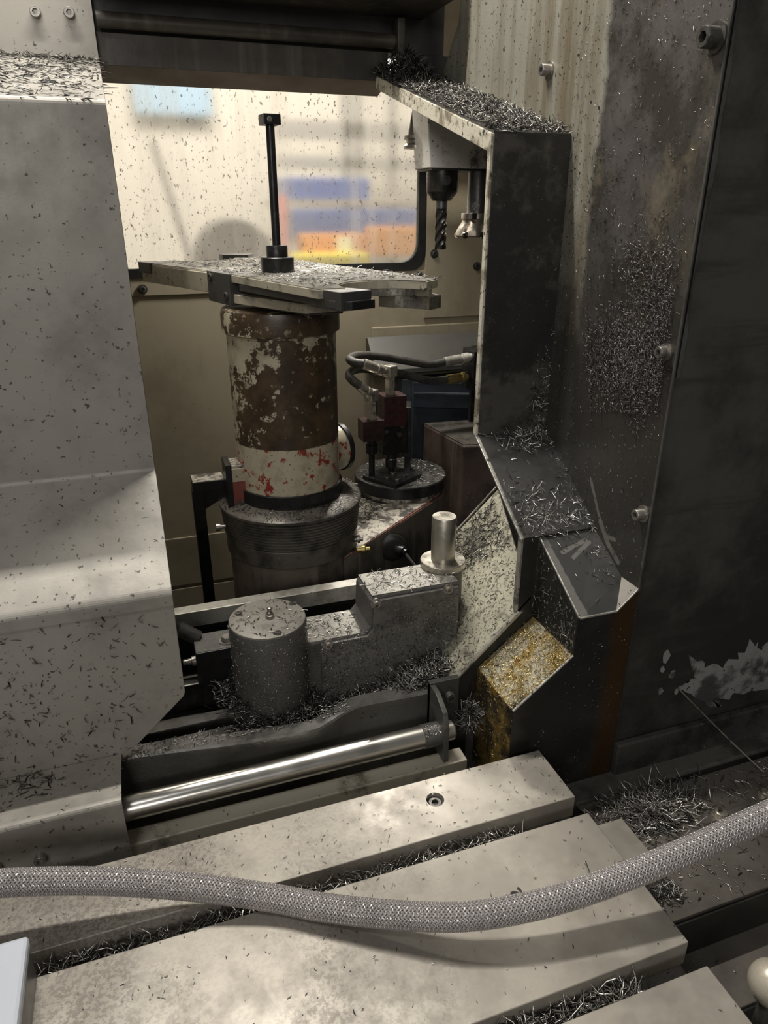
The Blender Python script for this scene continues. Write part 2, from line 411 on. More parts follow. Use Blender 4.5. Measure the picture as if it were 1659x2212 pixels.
def make_pane():
    # scratched, milky acrylic: blurs what is behind, spotted with dried coolant
    k = NT('window_acrylic')
    rf = k.n('ShaderNodeBsdfRefraction')
    rf.inputs['Color'].default_value = (0.96, 0.95, 0.92, 1)
    rf.inputs['Roughness'].default_value = 0.22
    rf.inputs['IOR'].default_value = 1.12
    tr = k.n('ShaderNodeBsdfTranslucent')
    tr.inputs['Color'].default_value = (0.86, 0.83, 0.76, 1)
    m1 = k.n('ShaderNodeMixShader')
    streak = k.ramp(k.noise(1.0, 4, 0.6, k.mapping((22, 22, 1.2))), 0.35, 0.75, 0.18, 0.34)
    k.link(streak, m1.inputs[0])
    k.link(rf.outputs[0], m1.inputs[1])
    k.link(tr.outputs[0], m1.inputs[2])
    df = k.n('ShaderNodeBsdfDiffuse')
    df.inputs['Color'].default_value = (0.10, 0.08, 0.06, 1)
    m2 = k.n('ShaderNodeMixShader')
    sp = k.ramp(k.noise(150, 3, 0.6, k.mapping((1, 1, 0.6))), 0.645, 0.68, 0, 0.8)
    k.link(sp, m2.inputs[0])
    k.link(m1.outputs[0], m2.inputs[1])
    k.link(df.outputs[0], m2.inputs[2])
    MATS['window_acrylic'] = k.done(m2.outputs[0])


make_pane()

# ------------------------------------------------------------------ object helpers
ORG = {}


def thing(name, label, cat, loc=(0, 0, 0), group=None, rotz=0.0):
    o = bpy.data.objects.new(name, None)
    o.empty_display_size = 0.02
    COL.objects.link(o)
    o.location = loc
    o.rotation_euler = (0, 0, rotz)
    o['label'] = label
    o['category'] = cat
    if group:
        o['group'] = group
    ORG[o.name] = Vector(loc)
    return o


def tag(o, label, cat, group=None, kind=None):
    o['label'] = label
    o['category'] = cat
    if group:
        o['group'] = group
    if kind:
        o['kind'] = kind
    return o


def obj(name, vs, fs, mat, parent=None, smooth=False, bevel=0.0, local=False, origin=None):
    """one mesh object; vs are world coordinates unless local"""
    org = Vector((0, 0, 0))
    if parent is not None:
        org = ORG[parent.name]
    elif origin is not None:
        org = Vector(origin)
    me = bpy.data.meshes.new(name)
    vv = [tuple(v) for v in vs] if local else [(v[0] - org.x, v[1] - org.y, v[2] - org.z) for v in vs]
    me.from_pydata(vv, [], fs)
    bm = bmesh.new()
    bm.from_mesh(me)
    bmesh.ops.recalc_face_normals(bm, faces=bm.faces)
    bm.to_mesh(me)
    bm.free()
    me.materials.append(MATS[mat])
    o = bpy.data.objects.new(name, me)
    COL.objects.link(o)
    if parent is not None:
        o.parent = parent
        ORG[o.name] = org
    else:
        o.location = org
        ORG[o.name] = org
    if smooth:
        me.polygons.foreach_set('use_smooth', [True] * len(me.polygons))
        md = o.modifiers.new('edge_split', 'EDGE_SPLIT')
        md.split_angle = math.radians(35)
    if bevel > 0:
        b = o.modifiers.new('bevel', 'BEVEL')
        b.width = bevel
        b.segments = 2
        b.limit_method = 'ANGLE'
        b.angle_limit = math.radians(40)
    return o


def boxg(lo, hi):
    x0, y0, z0 = lo
    x1, y1, z1 = hi
    vs = [(x0, y0, z0), (x1, y0, z0), (x1, y1, z0), (x0, y1, z0), (x0, y0, z1), (x1, y0, z1), (x1, y1, z1), (x0, y1, z1)]
    fs = [(0, 3, 2, 1), (4, 5, 6, 7), (0, 1, 5, 4), (1, 2, 6, 5), (2, 3, 7, 6), (3, 0, 4, 7)]
    return vs, fs


def rotv(vs, ang, c):
    ca, sa = math.cos(ang), math.sin(ang)
    return [(c[0] + (v[0] - c[0]) * ca - (v[1] - c[1]) * sa, c[1] + (v[0] - c[0]) * sa + (v[1] - c[1]) * ca, v[2]) for v in vs]


def box(name, lo, hi, mat, parent=None, bevel=0.001, rz=0.0, **kw):
    vs, fs = boxg(lo, hi)
    if rz:
        vs = rotv(vs, rz, ((lo[0] + hi[0]) / 2, (lo[1] + hi[1]) / 2))
    return obj(name, vs, fs, mat, parent, bevel=bevel, **kw)


def prism(name, poly, axis, a, b, mat, parent=None, bevel=0.0008, **kw):
    """poly in the two other axes (order x,y,z without the axis), extruded from a to b along axis"""
    n = len(poly)

    def mk(p, c):
        q = list(p)
        q.insert(axis, c)
        return tuple(q)
    vs = [mk(p, a) for p in poly] + [mk(p, b) for p in poly]
    fs = [tuple(range(n)), tuple(range(2 * n - 1, n - 1, -1))]
    for i in range(n):
        j = (i + 1) % n
        fs.append((i, j, n + j, n + i))
    return obj(name, vs, fs, mat, parent, bevel=bevel, **kw)


def frame_of(axis):
    w = Vector(axis).normalized()
    u = w.cross(Vector((0, 0, 1)))
    if u.length < 1e-4:
        u = Vector((1, 0, 0))
    u.normalize()
    v = w.cross(u)
    return u, v, w


def latheg(base, axis, prof, seg=32, twist=None, rfun=None):
    u, v, w = frame_of(axis)
    base = Vector(base)
    vs, fs = [], []
    for i, (r, h) in enumerate(prof):
        for s in range(seg):
            a = 2 * PI * s / seg
            rr = r * (rfun(a, h, i) if rfun else 1.0)
            aa = a + (twist(h) if twist else 0.0)
            vs.append(base + u * (rr * math.cos(aa)) + v * (rr * math.sin(aa)) + w * h)
    for i in range(len(prof) - 1):
        for s in range(seg):
            t = (s + 1) % seg
            fs.append((i * seg + s, i * seg + t, (i + 1) * seg + t, (i + 1) * seg + s))
    fs.append(tuple(range(seg - 1, -1, -1)))
    k = (len(prof) - 1) * seg
    fs.append(tuple(range(k, k + seg)))
    return vs, fs


def lathe(name, base, axis, prof, mat, parent=None, seg=32, smooth=True, **kw):
    extra = {k: kw.pop(k) for k in ('twist', 'rfun') if k in kw}
    vs, fs = latheg(base, axis, prof, seg, **extra)
    return obj(name, vs, fs, mat, parent, smooth=smooth, **kw)


def cyl(name, p0, p1, r, mat, parent=None, seg=24, ch=0.0, **kw):
    p0, p1 = Vector(p0), Vector(p1)
    L = (p1 - p0).length
    prof = [(r, 0), (r, L)] if not ch else [(r - ch, 0), (r, ch), (r, L - ch), (r - ch, L)]
    return lathe(name, p0, p1 - p0, prof, mat, parent, seg, **kw)


def catmull(pts, n=10):
    pts = [Vector(p) for p in pts]
    P = [pts[0] * 2 - pts[1]] + pts + [pts[-1] * 2 - pts[-2]]
    out = []
    for i in range(1, len(P) - 2):
        for k in range(n):
            t = k / n
            a, b, c, d = P[i - 1], P[i], P[i + 1], P[i + 2]
            out.append(0.5 * ((2 * b) + (c - a) * t + (2 * a - 5 * b + 4 * c - d) * t * t + (3 * b - a - 3 * c + d) * t ** 3))
    out.append(pts[-1])
    return out


def path_frames(path):
    T = []
    for i in range(len(path)):
        a = path[max(0, i - 1)]
        b = path[min(len(path) - 1, i + 1)]
        T.append((b - a).normalized())
    u = T[0].cross(Vector((0, 0, 1)))
    if u.length < 1e-3:
        u = Vector((1, 0, 0))
    u.normalize()
    fr = []
    for t in T:
        u = (u - t * u.dot(t)).normalized()
        fr.append((u.copy(), t.cross(u)))
    return fr


def tube(name, path, r, mat, parent=None, seg=12, **kw):
    path = [Vector(p) for p in path]
    fr = path_frames(path)
    vs, fs = [], []
    for p, (u, v) in zip(path, fr):
        for s in range(seg):
            a = 2 * PI * s / seg
            vs.append(p + u * (r * math.cos(a)) + v * (r * math.sin(a)))
    for i in range(len(path) - 1):
        for s in range(seg):
            t = (s + 1) % seg
            fs.append((i * seg + s, i * seg + t, (i + 1) * seg + t, (i + 1) * seg + s))
    fs.append(tuple(range(seg - 1, -1, -1)))
    k = (len(path) - 1) * seg
    fs.append(tuple(range(k, k + seg)))
    return obj(name, vs, fs, mat, parent, smooth=True, **kw)


def bolt(p, axis, r, mat, parent, h=None, washer=True, name='bolt', hexhead=False):
    """socket-head screw standing on p, pointing along axis"""
    h = h or r * 1.1
    if washer and not hexhead and parent is not None and parent.parent is None:
        ax = Vector(axis).normalized()
        b0 = bolt(Vector(p) + ax * (r * 0.25), axis, r, mat, parent, h, False, name)
        lathe('washer', p, axis, [(r * 1.45, 0), (r * 1.45, r * 0.25)], mat, b0, 24)
        return b0
    prof = []
    z = 0.0
    if washer:
        prof += [(r * 1.45, 0), (r * 1.45, r * 0.25)]
        z = r * 0.25
    if hexhead:
        prof += [(r, z), (r, z + h * 0.85), (r * 0.85, z + h)]

        def rf(a, hh, i):
            if washer and i < 2:
                return 1.0
            return math.cos(PI / 6) / math.cos((a % (PI / 3)) - PI / 6)
        return lathe(name, p, axis, prof, mat, parent, 24, rfun=rf)
    prof += [(r, z), (r, z + h * 0.9), (r * 0.9, z + h), (r * 0.55, z + h), (r * 0.55, z + h * 0.45)]
    n = len(prof)

    def rf2(a, hh, i):
        if i >= n - 2:
            return math.cos(PI / 6) / math.cos((a % (PI / 3)) - PI / 6)
        return 1.0
    return lathe(name, p, axis, prof, mat, parent, 24, rfun=rf2)


def fillet(poly, r, seg=3):
    """round the inner corners of an open 2d polyline"""
    out = [poly[0]]
    for i in range(1, len(poly) - 1):
        a, b, c = (Vector(p) for p in poly[i - 1:i + 2])
        d1 = (a - b).normalized()
        d2 = (c - b).normalized()
        p0 = b + d1 * r
        p1 = b + d2 * r
        for k in range(seg + 1):
            t = k / seg
            q = p0 * (1 - t) ** 2 + b * 2 * t * (1 - t) + p1 * t * t
            out.append((q.x, q.y))
    out.append(poly[-1])
    return out


def sheet(name, prof, x0, x1, th, mat, parent=None, flip=1, **kw):
    """bent sheet: profile in (y, z), extruded along x, thickness th to one side"""
    n = len(prof)
    off = []
    for i in range(n):
        a = Vector(prof[max(0, i - 1)])
        b = Vector(prof[min(n - 1, i + 1)])
        d = (b - a).normalized()
        off.append((prof[i][0] - d.y * th * flip, prof[i][1] + d.x * th * flip))
    vs = []
    for x in (x0, x1):
        vs += [(x, p[0], p[1]) for p in prof] + [(x, p[0], p[1]) for p in off]
    fs = []
    m = 2 * n
    for i in range(n - 1):
        fs.append((i, i + 1, m + i + 1, m + i))
        fs.append((n + i, m + n + i, m + n + i + 1, n + i + 1))
        fs.append((i, n + i, n + i + 1, i + 1))
        fs.append((m + i, m + i + 1, m + n + i + 1, m + n + i))
    fs.append((0, m, m + n, n))
    fs.append((n - 1, 2 * n - 1, m + 2 * n - 1, m + n - 1))
    return obj(name, vs, fs, mat, parent, **kw)


def structure(o, label=None):
    o['kind'] = 'structure'
    if label:
        o['label'] = label
    return o


# ------------------------------------------------------------------ swarf (needle chips), vectorised
def chips(name, P, N, label, lmin=0.005, lmax=0.016, w=0.0012, mat='chip_steel', tilt=0.25, curl=0.16, lift=0.0006):
    P = np.asarray(P, float)
    N = np.asarray(N, float)
    n = len(P)
    if N.ndim == 1:
        N = np.repeat(N[None], n, 0)
    N = N / np.linalg.norm(N, axis=1, keepdims=True)
    R = RNG.normal(size=(n, 3))
    T = R - N * np.sum(R * N, 1, keepdims=True)
    T /= np.linalg.norm(T, axis=1, keepdims=True)
    tl = np.abs(RNG.normal(0, tilt, n))[:, None]
    T = T + N * tl
    T /= np.linalg.norm(T, axis=1, keepdims=True)
    B = np.cross(N, T)
    B /= np.linalg.norm(B, axis=1, keepdims=True)
    M = np.cross(T, B)
    L = (lmin + (lmax - lmin) * RNG.random(n) ** 1.8)[:, None]
    W = (w * (0.6 + 0.9 * RNG.random(n)))[:, None]
    cu = RNG.normal(0, curl, n)[:, None] * L
    base = P + N * lift
    pts = [base, base + T * L * 0.5 + B * cu * 0.5 + M * np.abs(cu) * 0.25, base + T * L]
    vs = np.zeros((n, 9, 3))
    for i, p in enumerate(pts):
        s = (0.7, 1.0, 0.5)[i]
        vs[:, i * 3 + 0] = p - B * W * 0.5 * s
        vs[:, i * 3 + 1] = p + B * W * 0.5 * s
        vs[:, i * 3 + 2] = p + M * W * 0.55 * s
    f1 = []
    for i in range(2):
        a = i * 3
        for q in range(3):
            r_ = (q + 1) % 3
            f1.append((a + q, a + r_, a + 3 + r_, a + 3 + q))
    F = (np.array(f1)[None] + (np.arange(n) * 9)[:, None, None]).reshape(-1, 4)
    me = bpy.data.meshes.new(name)
    me.vertices.add(n * 9)
    me.vertices.foreach_set('co', vs.reshape(-1))
    nf = len(F)
    me.loops.add(nf * 4)
    me.loops.foreach_set('vertex_index', F.reshape(-1).astype(np.int32))
    me.polygons.add(nf)
    me.polygons.foreach_set('loop_start', np.arange(0, nf * 4, 4, dtype=np.int32))
    me.update(calc_edges=True)
    me.materials.append(MATS[mat])
    o = bpy.data.objects.new(name, me)
    COL.objects.link(o)
    tag(o, label, 'swarf', kind='stuff')
    return o


def on_quad(a, b, c, d, n, fu=None, fv=None):
    """random points on quad a-b-c-d (u along a->b, v along a->d)"""
    a, b, c, d = (np.array(q, float) for q in (a, b, c, d))
    u = RNG.random(n) if fu is None else fu(n)
    v = RNG.random(n) if fv is None else fv(n)
    u = u[:, None]
    v = v[:, None]
    P = a * (1 - u) * (1 - v) + b * u * (1 - v) + c * u * v + d * (1 - u) * v
    N = np.cross(b - a, d - a)
    return P, N / np.linalg.norm(N)


def blobs(n, k=14, s=0.08, bias=None):
    """clumped random numbers in 0..1 squared, returned as two arrays"""
    c = RNG.random((k, 2))
    w = RNG.integers(0, k, n)
    q = c[w] + RNG.normal(0, s, (n, 2))
    return np.clip(q[:, 0], 0, 1), np.clip(q[:, 1], 0, 1)


# ================================================================== THE SETTING
XR, XW = 0.519, 0.645            # rim of the opening, right-hand side wall
Y1, Y2, YF = 1.022, 0.85, 0.733  # upper rim plane, lower rim plane, front of the lower box
ZT, ZS, ZO = 0.85, 0.404, 0.290  # top fold, shoulder fold, outer fold
YB = 1.9                         # back wall with the window

# wall_right: side panel in the plane x = XW, cut along the flange profile
pw = [(YF, -0.10), (YF, 1.25), (1.40, 1.25), (1.44, 1.07), (1.50, 1.005), (1.535, 0.99), (Y1, ZT), (Y1, ZS), (Y2, ZO), (Y2, -0.10)]
wall_right = structure(prism('wall_right', pw, 0, XW, XW + 0.004, 'panel_grime_shade', bevel=0),
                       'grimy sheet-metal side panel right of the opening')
for (px, py, r, m) in ((1187, 152, 0.0085, 'bolt_steel'), (1548, 82, 0.011, 'dark_bolt'), (1440, 760, 0.0078, 'bolt_steel'), (1390, 1110, 0.0085, 'bolt_steel')):
    bolt(at(px, py, X=XW), (-1, 0, 0), r, m, wall_right, h=r * 1.5)
# welded front edge of the panel
box('edge_trim', (XW - 0.0012, YF - 0.003, 0.24), (XW + 0.0016, YF, 1.25), 'lip_steel', wall_right, bevel=0.0005)
sv = []
for i in range(60):
    z = 0.55 + i * 0.0115
    sv.append((XW + 0.006, YF - 0.001, z))
    sv.append((XW + 0.013 + 0.003 * math.sin(i * 0.5) * math.sin(i * 0.23) + 0.0015 * random.random(), YF + 0.002, z))
obj('sealant_bead', sv + [(v[0], v[1] + 0.008, v[2]) for v in sv],
    [(2 * i, 2 * i + 1, 2 * i + 3, 2 * i + 2) for i in range(59)] + [(120 + 2 * i, 122 + 2 * i, 123 + 2 * i, 121 + 2 * i) for i in range(59)] +
    [(2 * i + 1, 121 + 2 * i, 123 + 2 * i, 2 * i + 3) for i in range(59)], 'sealant', wall_right)

# column casting right of the panel
cc = structure(box('wall_column', (XW + 0.004, YF + 0.004, -0.13), (1.6, 1.16, 1.3), 'column_iron', bevel=0.002), 'dark oily machine column casting at the right')
box('foot_ledge', (XW + 0.003, YF - 0.010, -0.15), (1.6, YF + 0.003, -0.040), 'foot_iron', cc, bevel=0.003)
# flaked grey paint low on the column
fl = []
for (px, py, s) in ((1440, 1418, 14), (1432, 1447, 8), (1453, 1457, 13), (1428, 1493, 9), (1461, 1494, 9)):
    p = at(px, py, Y=YF + 0.003)
    ring = []
    m = 9
    for q in range(m):
        a = 2 * PI * q / m
        rr = s * 0.00068 * (0.7 + 0.6 * random.random())
        ring.append((p.x + rr * math.cos(a) * 0.7, YF + 0.0032, p.z + rr * math.sin(a) * 1.15))
    vs = ring + [(v[0], v[1] + 0.0006, v[2]) for v in ring]
    fs = [tuple(range(m)), tuple(range(2 * m - 1, m - 1, -1))] + [(q, (q + 1) % m, m + (q + 1) % m, m + q) for q in range(m)]
    obj('paint_flake', vs, fs, 'flake_grey', cc)
big = [(1490, 1420), (1500, 1470), (1470, 1490), (1500, 1510), (1560, 1530), (1545, 1510), (1600, 1500), (1690, 1470), (1700, 1380), (1640, 1400), (1620, 1385), (1580, 1430), (1540, 1440)]
ring = []
for i, (px, py) in enumerate(big):
    nx, ny = big[(i + 1) % len(big)]
    for k in range(5):
        t = k / 5
        ring.append(at(px + (nx - px) * t + random.uniform(-9, 9), py + (ny - py) * t + random.uniform(-8, 8), Y=YF + 0.0032))
m = len(ring)
obj('paint_flake', ring + [v + Vector((0, 0.0006, 0)) for v in ring], [tuple(range(m)), tuple(range(2 * m - 1, m - 1, -1))] + [(q, (q + 1) % m, m + (q + 1) % m, m + q) for q in range(m)], 'flake_grey', cc)

# back wall with the window hole
WX0, WX1, WZ0, WZ1, WR = -0.45, 0.765, 0.607, 1.30, 0.055


def round_rect(x0, x1, z0, z1, r, seg=8):
    pts = []
    for (cx, cz, a0) in ((x1 - r, z1 - r, 0), (x0 + r, z1 - r, PI / 2), (x0 + r, z0 + r, PI), (x1 - r, z0 + r, 1.5 * PI)):
        for k in range(seg + 1):
            a = a0 + PI / 2 * k / seg
            pts.append((cx + r * math.cos(a), cz + r * math.sin(a)))
    return pts


def ring_plate(name, inner, outer, y0, y1, mat, parent=None, **kw):
    n = len(inner)
    vs = [(p[0], y0, p[1]) for p in inner] + [(p[0], y0, p[1]) for p in outer] + [(p[0], y1, p[1]) for p in inner] + [(p[0], y1, p[1]) for p in outer]
    fs = []
    for i in range(n):
        j = (i + 1) % n
        fs += [(i, j, n + j, n + i), (2 * n + i, 3 * n + i, 3 * n + j, 2 * n + j), (i, 2 * n + i, 2 * n + j, j), (n + i, n + j, 3 * n + j, 3 * n + i)]
    return obj(name, vs, fs, mat, parent, **kw)


hole = round_rect(WX0, WX1, WZ0, WZ1, WR)
bx0, bx1, bz0, bz1 = -1.0, 1.9, -0.6, 1.6


def to_rect(p):
    cx, cz = (WX0 + WX1) / 2, (WZ0 + WZ1) / 2
    dx, dz = p[0] - cx, p[1] - cz
    hw, hh = (WX1 - WX0) / 2, (WZ1 - WZ0) / 2
    t = 1e9
    if abs(dx) / hw >= abs(dz) / hh:
        return (bx1 if dx > 0 else bx0, cz + (bz1 - cz if dz > 0 else cz - bz0) * (dz / abs(dz)) * min(1, abs(dz) / hh))
    return (cx + ((bx1 - cx) if dx > 0 else (cx - bx0)) * (dx / abs(dx)) * min(1, abs(dx) / hw), bz1 if dz > 0 else bz0)


outer = [to_rect(p) for p in hole]
# make the four corners exact
seg = 9
for k, (X_, Z_) in enumerate(((bx1, bz1), (bx0, bz1), (bx0, bz0), (bx1, bz0))):
    outer[k * seg + 4] = (X_, Z_)
wall_back = structure(ring_plate('wall_back', hole, outer, YB, YB + 0.02, 'cream_wall'), 'cream painted back wall below and around the window')
# cover strip with screws below the window, raised panel seams
box('cover_strip', (-0.4, YB - 0.004, 0.556), (0.84, YB, 0.598), 'cream_wall', wall_back, bevel=0.0012)
box('side_strip', (0.775, YB - 0.006, 0.47), (1.4, YB - 0.0005, 1.3), 'cream_wall', wall_back, bevel=0.0012)
box('raised_panel', (0.62, YB - 0.008, -0.2), (1.5, YB - 0.0005, 0.452), 'cream_wall', wall_back, bevel=0.003)
box('lower_panel', (-0.4, YB - 0.006, -0.25), (0.20, YB - 0.0005, -0.10), 'cream_wall', wall_back, bevel=0.002)
box('lower_panel', (-0.4, YB - 0.006, -0.5), (0.20, YB - 0.0005, -0.26), 'cream_wall', wall_back, bevel=0.002)
for (px, py) in ((308, 625), (938, 548), (905, 597), (1030, 575)):
    bolt(at(px, py, Y=YB - 0.005), (0, -1, 0), 0.008, 'dark_bolt', wall_back, h=0.005)

win = structure(thing('window_1', 'milky acrylic window in a black rubber gasket behind the tool changer', 'window', (WX0, YB, WZ0)))
del win['category']
ring_plate('gasket', round_rect(WX0 + 0.012, WX1 - 0.012, WZ0 + 0.012, WZ1 - 0.012, WR - 0.006), round_rect(WX0 - 0.012, WX1 + 0.010, WZ0 - 0.008, WZ1 + 0.012, WR * 0.8), YB - 0.007, YB + 0.012, 'gasket', win)
prism('pane', round_rect(WX0 + 0.002, WX1 - 0.002, WZ0 + 0.002, WZ1 - 0.002, WR), 1, YB + 0.004, YB + 0.010, 'window_acrylic', win, bevel=0)

structure(box('ceiling', (-1.0, 1.62, 1.28), (1.9, 1.9, 1.34), 'beam_black', bevel=0), 'dark roof over the tool changer')
structure(box('wall_left', (-1.04, 1.1, -0.6), (-1.0, 1.9, 1.34), 'cream_wall', bevel=0), 'cream inner wall left of the tool changer')
structure(box('wall_inner_right', (1.7, 1.5, -0.6), (1.74, 1.9, 1.34), 'cream_wall', bevel=0), 'cream inner wall behind the column')
structure(box('floor', (-1.4, -0.6, -0.66), (2.2, 1.92, -0.60), 'pit_black', bevel=0), 'dark machine base under everything')

# ------------------------------------------------------------------ room beyond the window
structure(box('wall_far', (-3.0, 5.0, -1.0), (6.0, 5.1, 4.0), 'far_wall', bevel=0), 'pale workshop wall beyond the window')
structure(box('floor_far', (-3.0, 1.95, -0.72), (6.0, 5.0, -0.66), 'far_floor', bevel=0), 'workshop floor beyond the window')


def far_box(name, label, cat, px0, py0, px1, py1, Y, mat, depth=0.4, group=None):
    a = at(px0, py1, Y=Y)
    b = at(px1, py0, Y=Y)
    a.z = max(a.z, -0.655)
    o = box(name, (a.x, Y, min(a.z, b.z)), (b.x, Y + depth, max(a.z, b.z)), mat, None, bevel=0.01, origin=((a.x + b.x) / 2, Y + depth / 2, min(a.z, b.z)))
    if label:
        tag(o, label, cat, group)
    return o


far_box('wall_board', 'pale blue board high on the far wall, seen through the window', 'board', 292, 150, 452, 245, 4.9, 'far_sky', 0.05)
q = far_box('storage_bin', 'upper blue storage bin blurred behind the window', 'bin', 618, 385, 800, 432, 4.0, 'far_blue')
q = far_box('storage_bin', 'lower wide blue storage bin blurred behind the window', 'bin', 632, 452, 905, 515, 3.9, 'far_blue')
far_box('orange_crate', 'orange crate with a white label under the blue bins', 'crate', 655, 505, 790, 552, 3.7, 'far_orange', 0.15)
far_box('orange_crate', 'orange crate at the right window corner', 'crate', 802, 490, 925, 556, 3.74, 'far_orange', 0.13)
far_box('paper_label', 'white paper label on the orange crate', 'label', 728, 512, 762, 544, 3.69, 'far_white', 0.005)
far_box('floor_marker', 'bright yellow block low behind the window', 'block', 640, 548, 800, 585, 3.5, 'far_yellow', 0.2)
a, b = at(604, 480, Y=3.9), at(618, 420, Y=3.9)
tag(box('red_post', (a.x, 3.9, -0.655), (b.x, 3.95, b.z), 'far_red', None, bevel=0.004, origin=(a.x, 3.92, -0.655)), 'slim red post left of the blue bins', 'post')
sh = thing('storage_rack', 'pale grey shelving frame behind the blue bins', 'rack', (1.9, 4.5, -0.66))
for (x0, y0, x1, y1) in ((600, 272, 1000, 296), (600, 345, 1000, 362), (760, 180, 785, 1200), (840, 180, 860, 1200)):
    a = at(x0, y1, Y=4.5)
    b = at(x1, y0, Y=4.5)
    box('rack_beam', (a.x, 4.5, max(a.z, -0.66)), (b.x, 4.56, b.z), 'far_grey', sh, bevel=0.004)
for (px, py, yy) in ((618, 432, 4.0), (632, 515, 3.9)):
    a = at(px, py, Y=yy)
    box('shelf_board', (a.x - 0.02, 3.92 if yy > 3.95 else 3.895, a.z - 0.025), (a.x + 0.85, 4.52, a.z - 0.001), 'far_grey', sh, bevel=0.004)
p = at(512, 560, Y=3.6)
wh = thing('steel_drum', 'dark round drum on a stand blurred low behind the window', 'drum', (p.x, 3.7, -0.66))
lathe('drum', (p.x, 3.6, p.z), (0, 1, 0), [(0.17, 0), (0.18, 0.02), (0.18, 0.28), (0.17, 0.3)], 'far_dark', wh, 32)
box('stand', (p.x - 0.12, 3.65, -0.66), (p.x + 0.12, 3.85, p.z - 0.1), 'far_dark', wh)
a, b = at(330, 305, Y=4.3), at(425, 600, Y=4.3)
b = a + (b - a) * ((a.z + 0.64) / (a.z - b.z))
tag(cyl('leaning_pole', a, b, 0.022, 'far_grey', None, 12, origin=tuple(b)), 'thin grey pole leaning behind the window', 'pole')

# ================================================================== OPENING FRAME (bent sheet metal right of the opening)
fr = thing('opening_frame', 'bent sheet-metal opening frame with chip-covered top and black oily face', 'frame', (XW, Y2, -0.1))
sheet('top_flange', [(1.535, 0.992), (Y1, ZT)], XR, XW, 0.003, 'flange_steel', fr, flip=-1)
sheet('face_flange', [(Y1, ZT), (Y1, ZS)], XR, XW, 0.003, 'flange_black', fr, flip=-1)
sheet('sloped_flange', [(Y1, ZS), (Y2, ZO)], XR, XW, 0.003, 'flange_steel', fr, flip=-1)
# rim lip: folded return strip in the plane x = XR
rim = [(1.535, 0.992), (Y1, ZT), (Y1, ZS), (Y2, ZO), (Y2, 0.164)]
ins = [(1.535, 0.970), (Y1 + 0.010, ZT - 0.022), (Y1 + 0.010, ZS + 0.003), (Y2 + 0.010, ZO + 0.002), (Y2 + 0.010, 0.164)]
lipm = ['bright_edge', 'bright_edge', 'steel_edge', 'steel_edge']
for i in range(4):
    a, b, c, d = rim[i], rim[i + 1], ins[i + 1], ins[i]
    prism('rim_lip', [a, b, c, d], 0, XR - 0.004, XR + 0.001, lipm[i], fr, bevel=0.0006)
# narrow face and lower corner, chamfer edge
prism('lower_face', [(XR, ZO), (0.545, ZO), (0.545, 0.150), (0.44, 0.045), (0.44, -0.12), (0.385, -0.12), (0.385, 0.036), (0.397, 0.043), (XR, 0.164)], 1, Y2, Y2 + 0.003, 'black_oily', fr, bevel=0)
prism('chamfer_lip', [(XR - 0.001, 0.164), (XR + 0.008, 0.164), (0.404, 0.046), (0.396, 0.043)], 1, Y2 - 0.004, Y2 + 0.002, 'steel_edge', fr, bevel=0.0006)
# 45 degree chute plate behind the chamfer
chA, chB, chC, chD = (0.397, Y2, 0.043), (0.540, Y2, 0.186), (0.615, 1.115, 0.261), (0.400, 1.125, 0.046)
vv = [chA, chB, chC, chD]
obj('chute_plate', vv + [(v[0] + 0.002, v[1], v[2] - 0.002) for v in vv], [(0, 1, 2, 3), (7, 6, 5, 4), (0, 4, 5, 1), (1, 5, 6, 2), (2, 6, 7, 3), (3, 7, 4, 0)], 'chute_paint', fr)
prism('chute_edge', [(0.540 - 0.14, 0.186 - 0.14), (0.615, 0.261), (0.615, 0.265), (0.396, 0.046)], 1, 1.121, 1.124, 'steel_edge', fr, bevel=0)

# lower box that bulges forward
bxr = thing('guard_box', 'dark folded guard box below the frame with a rusty yellow sloped face', 'guard', (0.56, 0.79, -0.1))
XL = 0.547
a1 = (XL, Y2, 0.286)
# top slope of the box, running on from the sloped flange
tp = [(XL, Y2, ZO - 0.003), (XW, Y2, ZO - 0.001), (XW, 0.772, 0.243), (0.612, YF, 0.212), (XL + 0.005, YF, 0.213)]
obj('sloped_top', tp + [(v[0], v[1], v[2] - 0.003) for v in tp], [(0, 1, 2, 3, 4), (9, 8, 7, 6, 5)] + [(i, (i + 1) % 5, 5 + (i + 1) % 5, 5 + i) for i in range(5)], 'box_top', bxr)
gs = [(XW, 0.772, 0.243), (XW, YF - 0.002, 0.244), (0.612, YF, 0.212)]
obj('corner_gusset', gs + [(v[0], v[1] + 0.002, v[2] - 0.003) for v in gs], [(0, 1, 2), (5, 4, 3), (0, 1, 4, 3), (1, 2, 5, 4), (2, 0, 3, 5)], 'door_steel', bxr)
prism('side_wall', [(Y2, ZO - 0.004), (YF, 0.212), (YF, 0.149), (Y2, 0.149)], 0, XL, XL + 0.003, 'black_oily', bxr, bevel=0)
front = [(XL + 0.003, 0.212), (0.612, 0.212), (XW + 0.001, 0.244), (XW + 0.001, -0.118), (0.454, -0.118), (0.454, 0.073), (0.547, 0.149)]
prism('front_face', front, 1, YF - 0.001, YF + 0.002, 'box_front', bxr, bevel=0)
ye = [(0.454, YF, 0.073), (0.547, YF, 0.149), (0.547, Y2 - 0.002, 0.149), (0.454, Y2 - 0.002, 0.073)]
obj('rusty_slope', ye + [(v[0] + 0.002, v[1], v[2] - 0.003) for v in ye], [(0, 1, 2, 3), (7, 6, 5, 4), (0, 4, 5, 1), (1, 5, 6, 2), (2, 6, 7, 3), (3, 7, 4, 0)], 'rust_slope', bxr)
